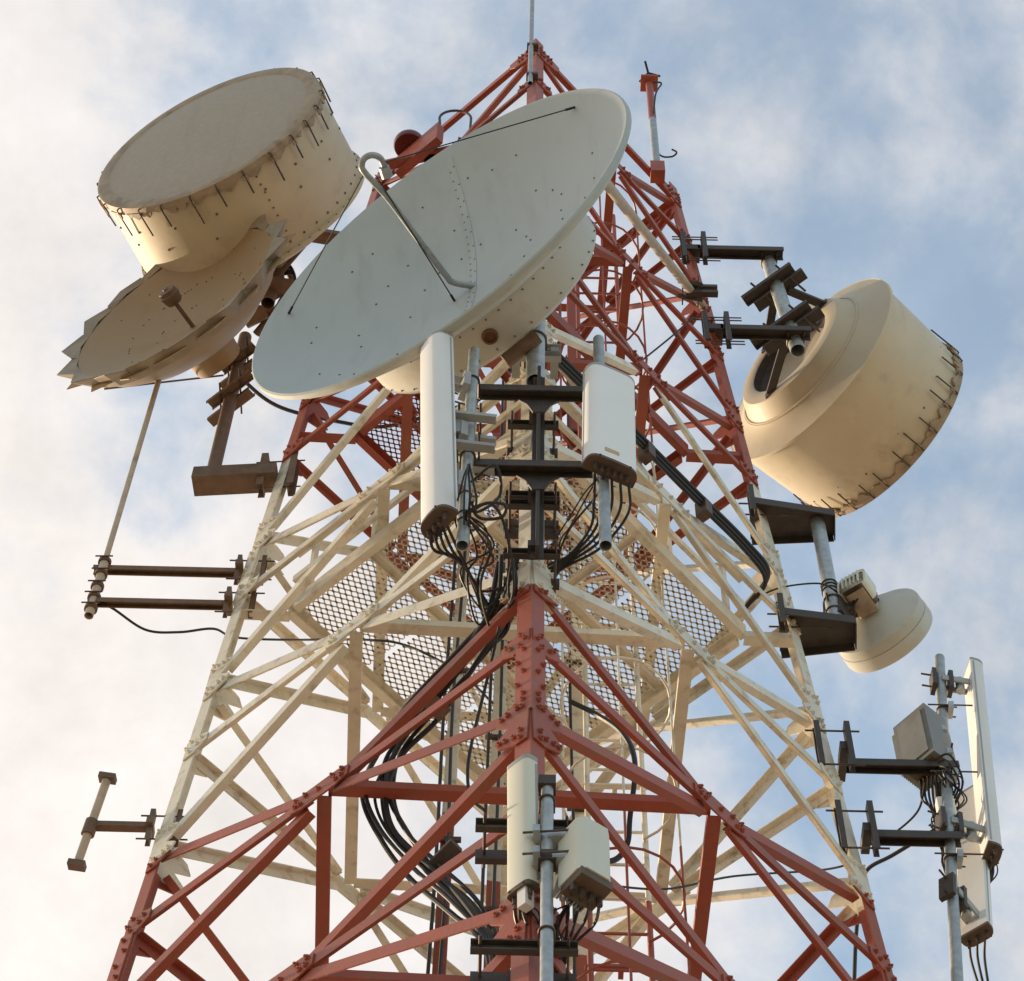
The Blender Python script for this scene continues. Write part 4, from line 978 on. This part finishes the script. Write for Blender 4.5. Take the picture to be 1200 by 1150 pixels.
MB().tube([V((wp.x, wp.y, ztw)), V((wp.x, wp.y, ztw+.28))], .008, 6).build('spindle', 'black', WS)
for k_ in range(3):
    t = R_(90+120*k_+15); d_ = rgt*math.cos(t)+upv*math.sin(t); c = V((wp.x, wp.y, ztw+.28)); MB().box(c+d_*.06, d_, upv.cross(d_).normalized() if k_ < 0 else (fwd.cross(d_)).normalized(), fwd, .13, .022, .006).build('blade', 'black', WS)
dw = (V((wp.x, wp.y, 22.5))-EYE).length
cable([pd(764, 97, dw+1), pd(775, 98, dw+1), pd(768, 112, dw+.8), pd(766, 150, dw+.5), pd(772, 180, dw+.2), pd(786, 184, dw+.2), pd(793, 179, dw+.2), pd(787, 175, dw+.2)], .009, WS)
bc = pz(492, 172, 21.2); 
BE = thing('obstruction_light', V((bc.x, bc.y, 21.0)), 'red boxed obstruction light with a round lamp behind the top left struts', 'lamp')
MB().box(V((bc.x, bc.y, 21.12)), e1, e2, Z, .5, .08, .34).build('housing', 'red', BE)
MB().lathe(V((bc.x-.10, bc.y+.05, 21.30)), Z, [(.001, 0), (.13, 0), (.14, .03), (.14, .07), (.12, .10), (.001, .11)], 28).build('lamp_dome', 'lens', BE)
MB().box(V((bc.x+.1, bc.y+.02, 21.05)), X, Y, Z, .1, .1, .16).build('control_box', 'red', BE)
angle('bracket', V((bc.x-.3, bc.y+.1, 20.97)), V((bc.x+.45, bc.y-.1, 20.97)), -Z, .08, BE, 'red')
pts = [V((bc.x+.18, bc.y-.12, 21.2))]+[V((bc.x+.30-.14*math.cos(t), bc.y-.15, 21.5+.18*math.sin(t))) for t in [math.pi*q/10 for q in range(11)]]+[V((bc.x+.44, bc.y-.18, 21.1))]
MB().tube(pts, .012, 8).build('hoop', 'dark', BE)

# ------------------------------------------------------------------ feeder cables inside the tower
FB = thing('feeder_bundle', pd(590, 1120, 11.2), 'thick black feeder cables looping down inside the lower red band', 'cable')
J = lambda: V((random.uniform(-.022, .022), random.uniform(-.02, .02), random.uniform(-.02, .02)))
for k_ in range(7):
    o = V((random.uniform(-.04, .04), random.uniform(-.03, .03), 0)); s = (k_-4)*3.2
    cable([pd(600+s*.4, 655, 12.9)+o+J(), pd(588+s*.6, 715, 12.8)+o+J(), pd(555+s, 765+s*.5, 12.9)+o+J(), pd(500+s, 832+s*.6, 13.0)+o+J(), pd(462+s, 878+s*.2, 13.0)+o+J(), pd(447+s, 925, 12.9)+o+J(), pd(463+s, 975-s*.3, 12.7)+o+J(), pd(502+s, 1018-s*.6, 12.4)+o+J(), pd(545+s, 1058-s*.6, 12.0)+o+J(), pd(580+s*.6, 1110, 11.7)+o+J(), pd(588+s*.5, 1180, 11.3)+o+J()], random.choice((.009, .012, .015)), FB, n=8)
MB().box(pd(510, 826, 13.0), (rgt+upv).normalized(), (rgt-upv).normalized(), fwd, .09, .16, .12).build('cable_block', 'brown', FB)
MB().box(pd(522, 1003, 12.45), (rgt+upv).normalized(), (rgt-upv).normalized(), fwd, .16, .08, .10).build('cable_block', 'dark', FB)
zc = 15.12
FC = thing('feeder_bundle', V(MID[('FR', 3)])+Z*.1, 'thick black cables running along the right face above the cream horizontal strut', 'cable')
fa_, fb_ = leg('F', zc), leg('R', zc); off = (fa_+fb_)/2-V((CX, CY, zc)); off = off.normalized()*.05
for k_ in range(3):
    cable([fa_.lerp(fb_, t)+off*(1+k_*.3)+Z*(.06+.028*k_+(.02 if 0 < i < 5 else 0)-(.12 if t > .84 else 0)) for i, t in enumerate((.03, .2, .4, .6, .78, .86))]+[fa_.lerp(fb_, .87)-off*3-Z*.16], .016, FC, n=8)
for t in (.4, .62): MB().box(fa_.lerp(fb_, t)+off+Z*.07, (fb_-fa_).normalized(), off.normalized(), Z, .07, .09, .15).build('hanger_clamp', 'bolt', FC)
for pts, r, lab in (
    ([pd(668, 822, 13.6), pd(700, 838, 13.5), pd(730, 860, 13.2), pd(744, 895, 13.0), pd(738, 960, 12.9), pd(735, 990, 12.8), pd(720, 1008, 12.7), pd(695, 1006, 12.6), pd(670, 985, 12.5), pd(650, 975, 12.4)], .016, 'black cable dropping in a bend behind the right red diagonals'),
    ([pd(650, 1030, 12.3), pd(700, 1036, 12.6), pd(780, 1042, 13.2), pd(860, 1027, 13.8), pd(960, 1020, 14.3), pd(1000, 1012, 14.6)], .007, 'thin black wire slung low across the right face to the leg'),
    ([pd(812, 372, 18.2), pd(790, 392, 18.0), pd(758, 418, 17.8), pd(730, 440, 17.5), pd(705, 458, 17.2)], .007, 'thin black wire crossing the red bracing under the open dish'),
    ([pd(585, 735, 12.6), pd(570, 800, 12.7), pd(553, 870, 12.6), pd(548, 905, 12.5), pd(552, 935, 12.4), pd(568, 950, 12.3)], .009, 'single black cable hanging beside the red front leg')):
    c = thing('loose_cable', pts[0], lab, 'cable'); cable(pts, r, c)

# ------------------------------------------------------------------ tangles, stickers and small fittings
rnd = random.Random(5)
def tangle(root, pts, n, r, jit):
    for k_ in range(n):
        cable([p+V((rnd.uniform(-jit, jit), rnd.uniform(-jit, jit), rnd.uniform(-jit, jit)))*(1 if 0 < i_ < len(pts)-1 else .12) for i_, p in enumerate(pts)], r*rnd.uniform(.8, 1.2), root)
tangle(PA, [pd(545, 600, dd_+.05), pd(565, 640, dd_+.1), pd(553, 680, dd_+.2), pd(575, 712, dd_+.3), pd(592, 690, dd_+.3)], 4, .0055, .07)
tangle(PA, [pd(549, 545, dd_+.08), pd(552, 575, dd_+.02), pd(540, 610, dd_+.04), pd(548, 640, dd_+.1)], 4, .0055, .05)
tangle(PA, [pd(600, 655, dd_+.05), pd(598, 690, dd_+.1), pd(585, 730, dd_+.3), pd(560, 770, dd_+.5)], 5, .008, .05)
tangle(PB, [pd(700, 562, d2+.02), pd(697, 575, d2+.02), pd(680, 610, d2), pd(655, 640, d2+.05), pd(640, 668, d2+.08), pd(612, 700, d2+.1)], 3, .0055, .06)
tangle(G1, [pd(1098, 905, dg-.1), pd(1120, 930, dg-.12), pd(1104, 960, dg-.12), pd(1122, 985, dg-.1), pd(1106, 1015, dg-.1)], 7, .0055, .07)
tangle(G1, [pd(1108, 985, dg-.1), pd(1112, 1015, dg-.1), pd(1135, 1040, dg-.06), pd(1160, 1030, dg), pd(1166, 1005, dg+.03)], 4, .0055, .05)
tangle(PCn, [pd(610, 1055, db), pd(622, 1080, db-.02), pd(632, 1100, db), pd(626, 1140, db+.05)], 5, .005, .04)
tangle(RB_, [pd(668, 1060, db), pd(655, 1085, db-.02), pd(660, 1110, db+.02), pd(650, 1150, db+.05)], 5, .005, .04)
# knots of straps where the front pipes and cables meet
for x_, y_ in ((548, 590), (546, 560), (556, 470)):
    p = pd(x_, y_, dd_+.04); MB().lathe(V((LPX.x, LPX.y, p.z)), Z, [(.034, -.01), (.039, 0), (.034, .01)], 16).build('cable_tie', 'black', PA)
# long tilt bracket pair behind the tall panel
for y_, L in ((498, .30), (532, .36)):
    z_ = vz(LPX.x, LPX.y, y_); c = V((LPX.x, LPX.y, z_)); h = V((.86, -.2, -.0)).normalized()
    for k_ in (-.05, .05):
        chan('bracket_bar', c-X*.16+Y*k_*1.6+Z*k_*.3, c+X*.15+Y*k_*1.6-Z*.06+Z*k_*.3, Z, .05, .03, PA, 'grey')
    for k_ in (-.06, .06): MB().tube([c+X*k_-Y*.14, c+X*k_+Y*.16], .007, 6).build('threaded_rod', 'bolt', PA)
MB().box(V((LPX.x-.10, LPX.y-.02, vz(LPX.x, LPX.y, 508))), X, Y, Z, .12, .09, .18).build('tilt_unit', 'grey', PA)
# stickers and end screws
def sticker(root, foot, up, f, s_, dp, wd, du, ds, a, b, m):
    MB().box(foot+up*du+s_*ds+f*(dp/2+.0012), s_, f, up, a, .0024, b).build('sticker', m, root)
M['tan_label'] = mat('tan_label', (.55, .40, .24), .6, 0, .1, 20)
sticker(PB, ft2, up2, fb, sb, .11, .305, .10, -.02, .085, .035, 'tan_label')
# more of the brown frame between the left drum and the petal dish
dq = (V((polex.x, polex.y, zl))-EYE).length
for (x0, y0, x1, y1, r_) in ((300, 392, 352, 330, .035), (318, 350, 372, 318, .03), (296, 362, 345, 368, .04), (330, 300, 352, 352, .028)):
    pipe('frame_tube', pd(x0, y0, dq-.15), pd(x1, y1, dq-.05), r_, DM, 'brown', 12)
for k_ in range(4): cable([pd(322+3*k_, 322, dq-.2), pd(338+2*k_, 310+4*k_, dq-.25), pd(346, 330+3*k_, dq-.25), pd(330+4*k_, 348, dq-.2), pd(318+5*k_, 372, dq-.15)], .010, DM)
MB().box(pd(300, 372, dq-.18), (rgt+upv*.5).normalized(), fwd, (upv-rgt*.5).normalized(), .2, .12, .10).build('clamp_block', 'brown', DM)
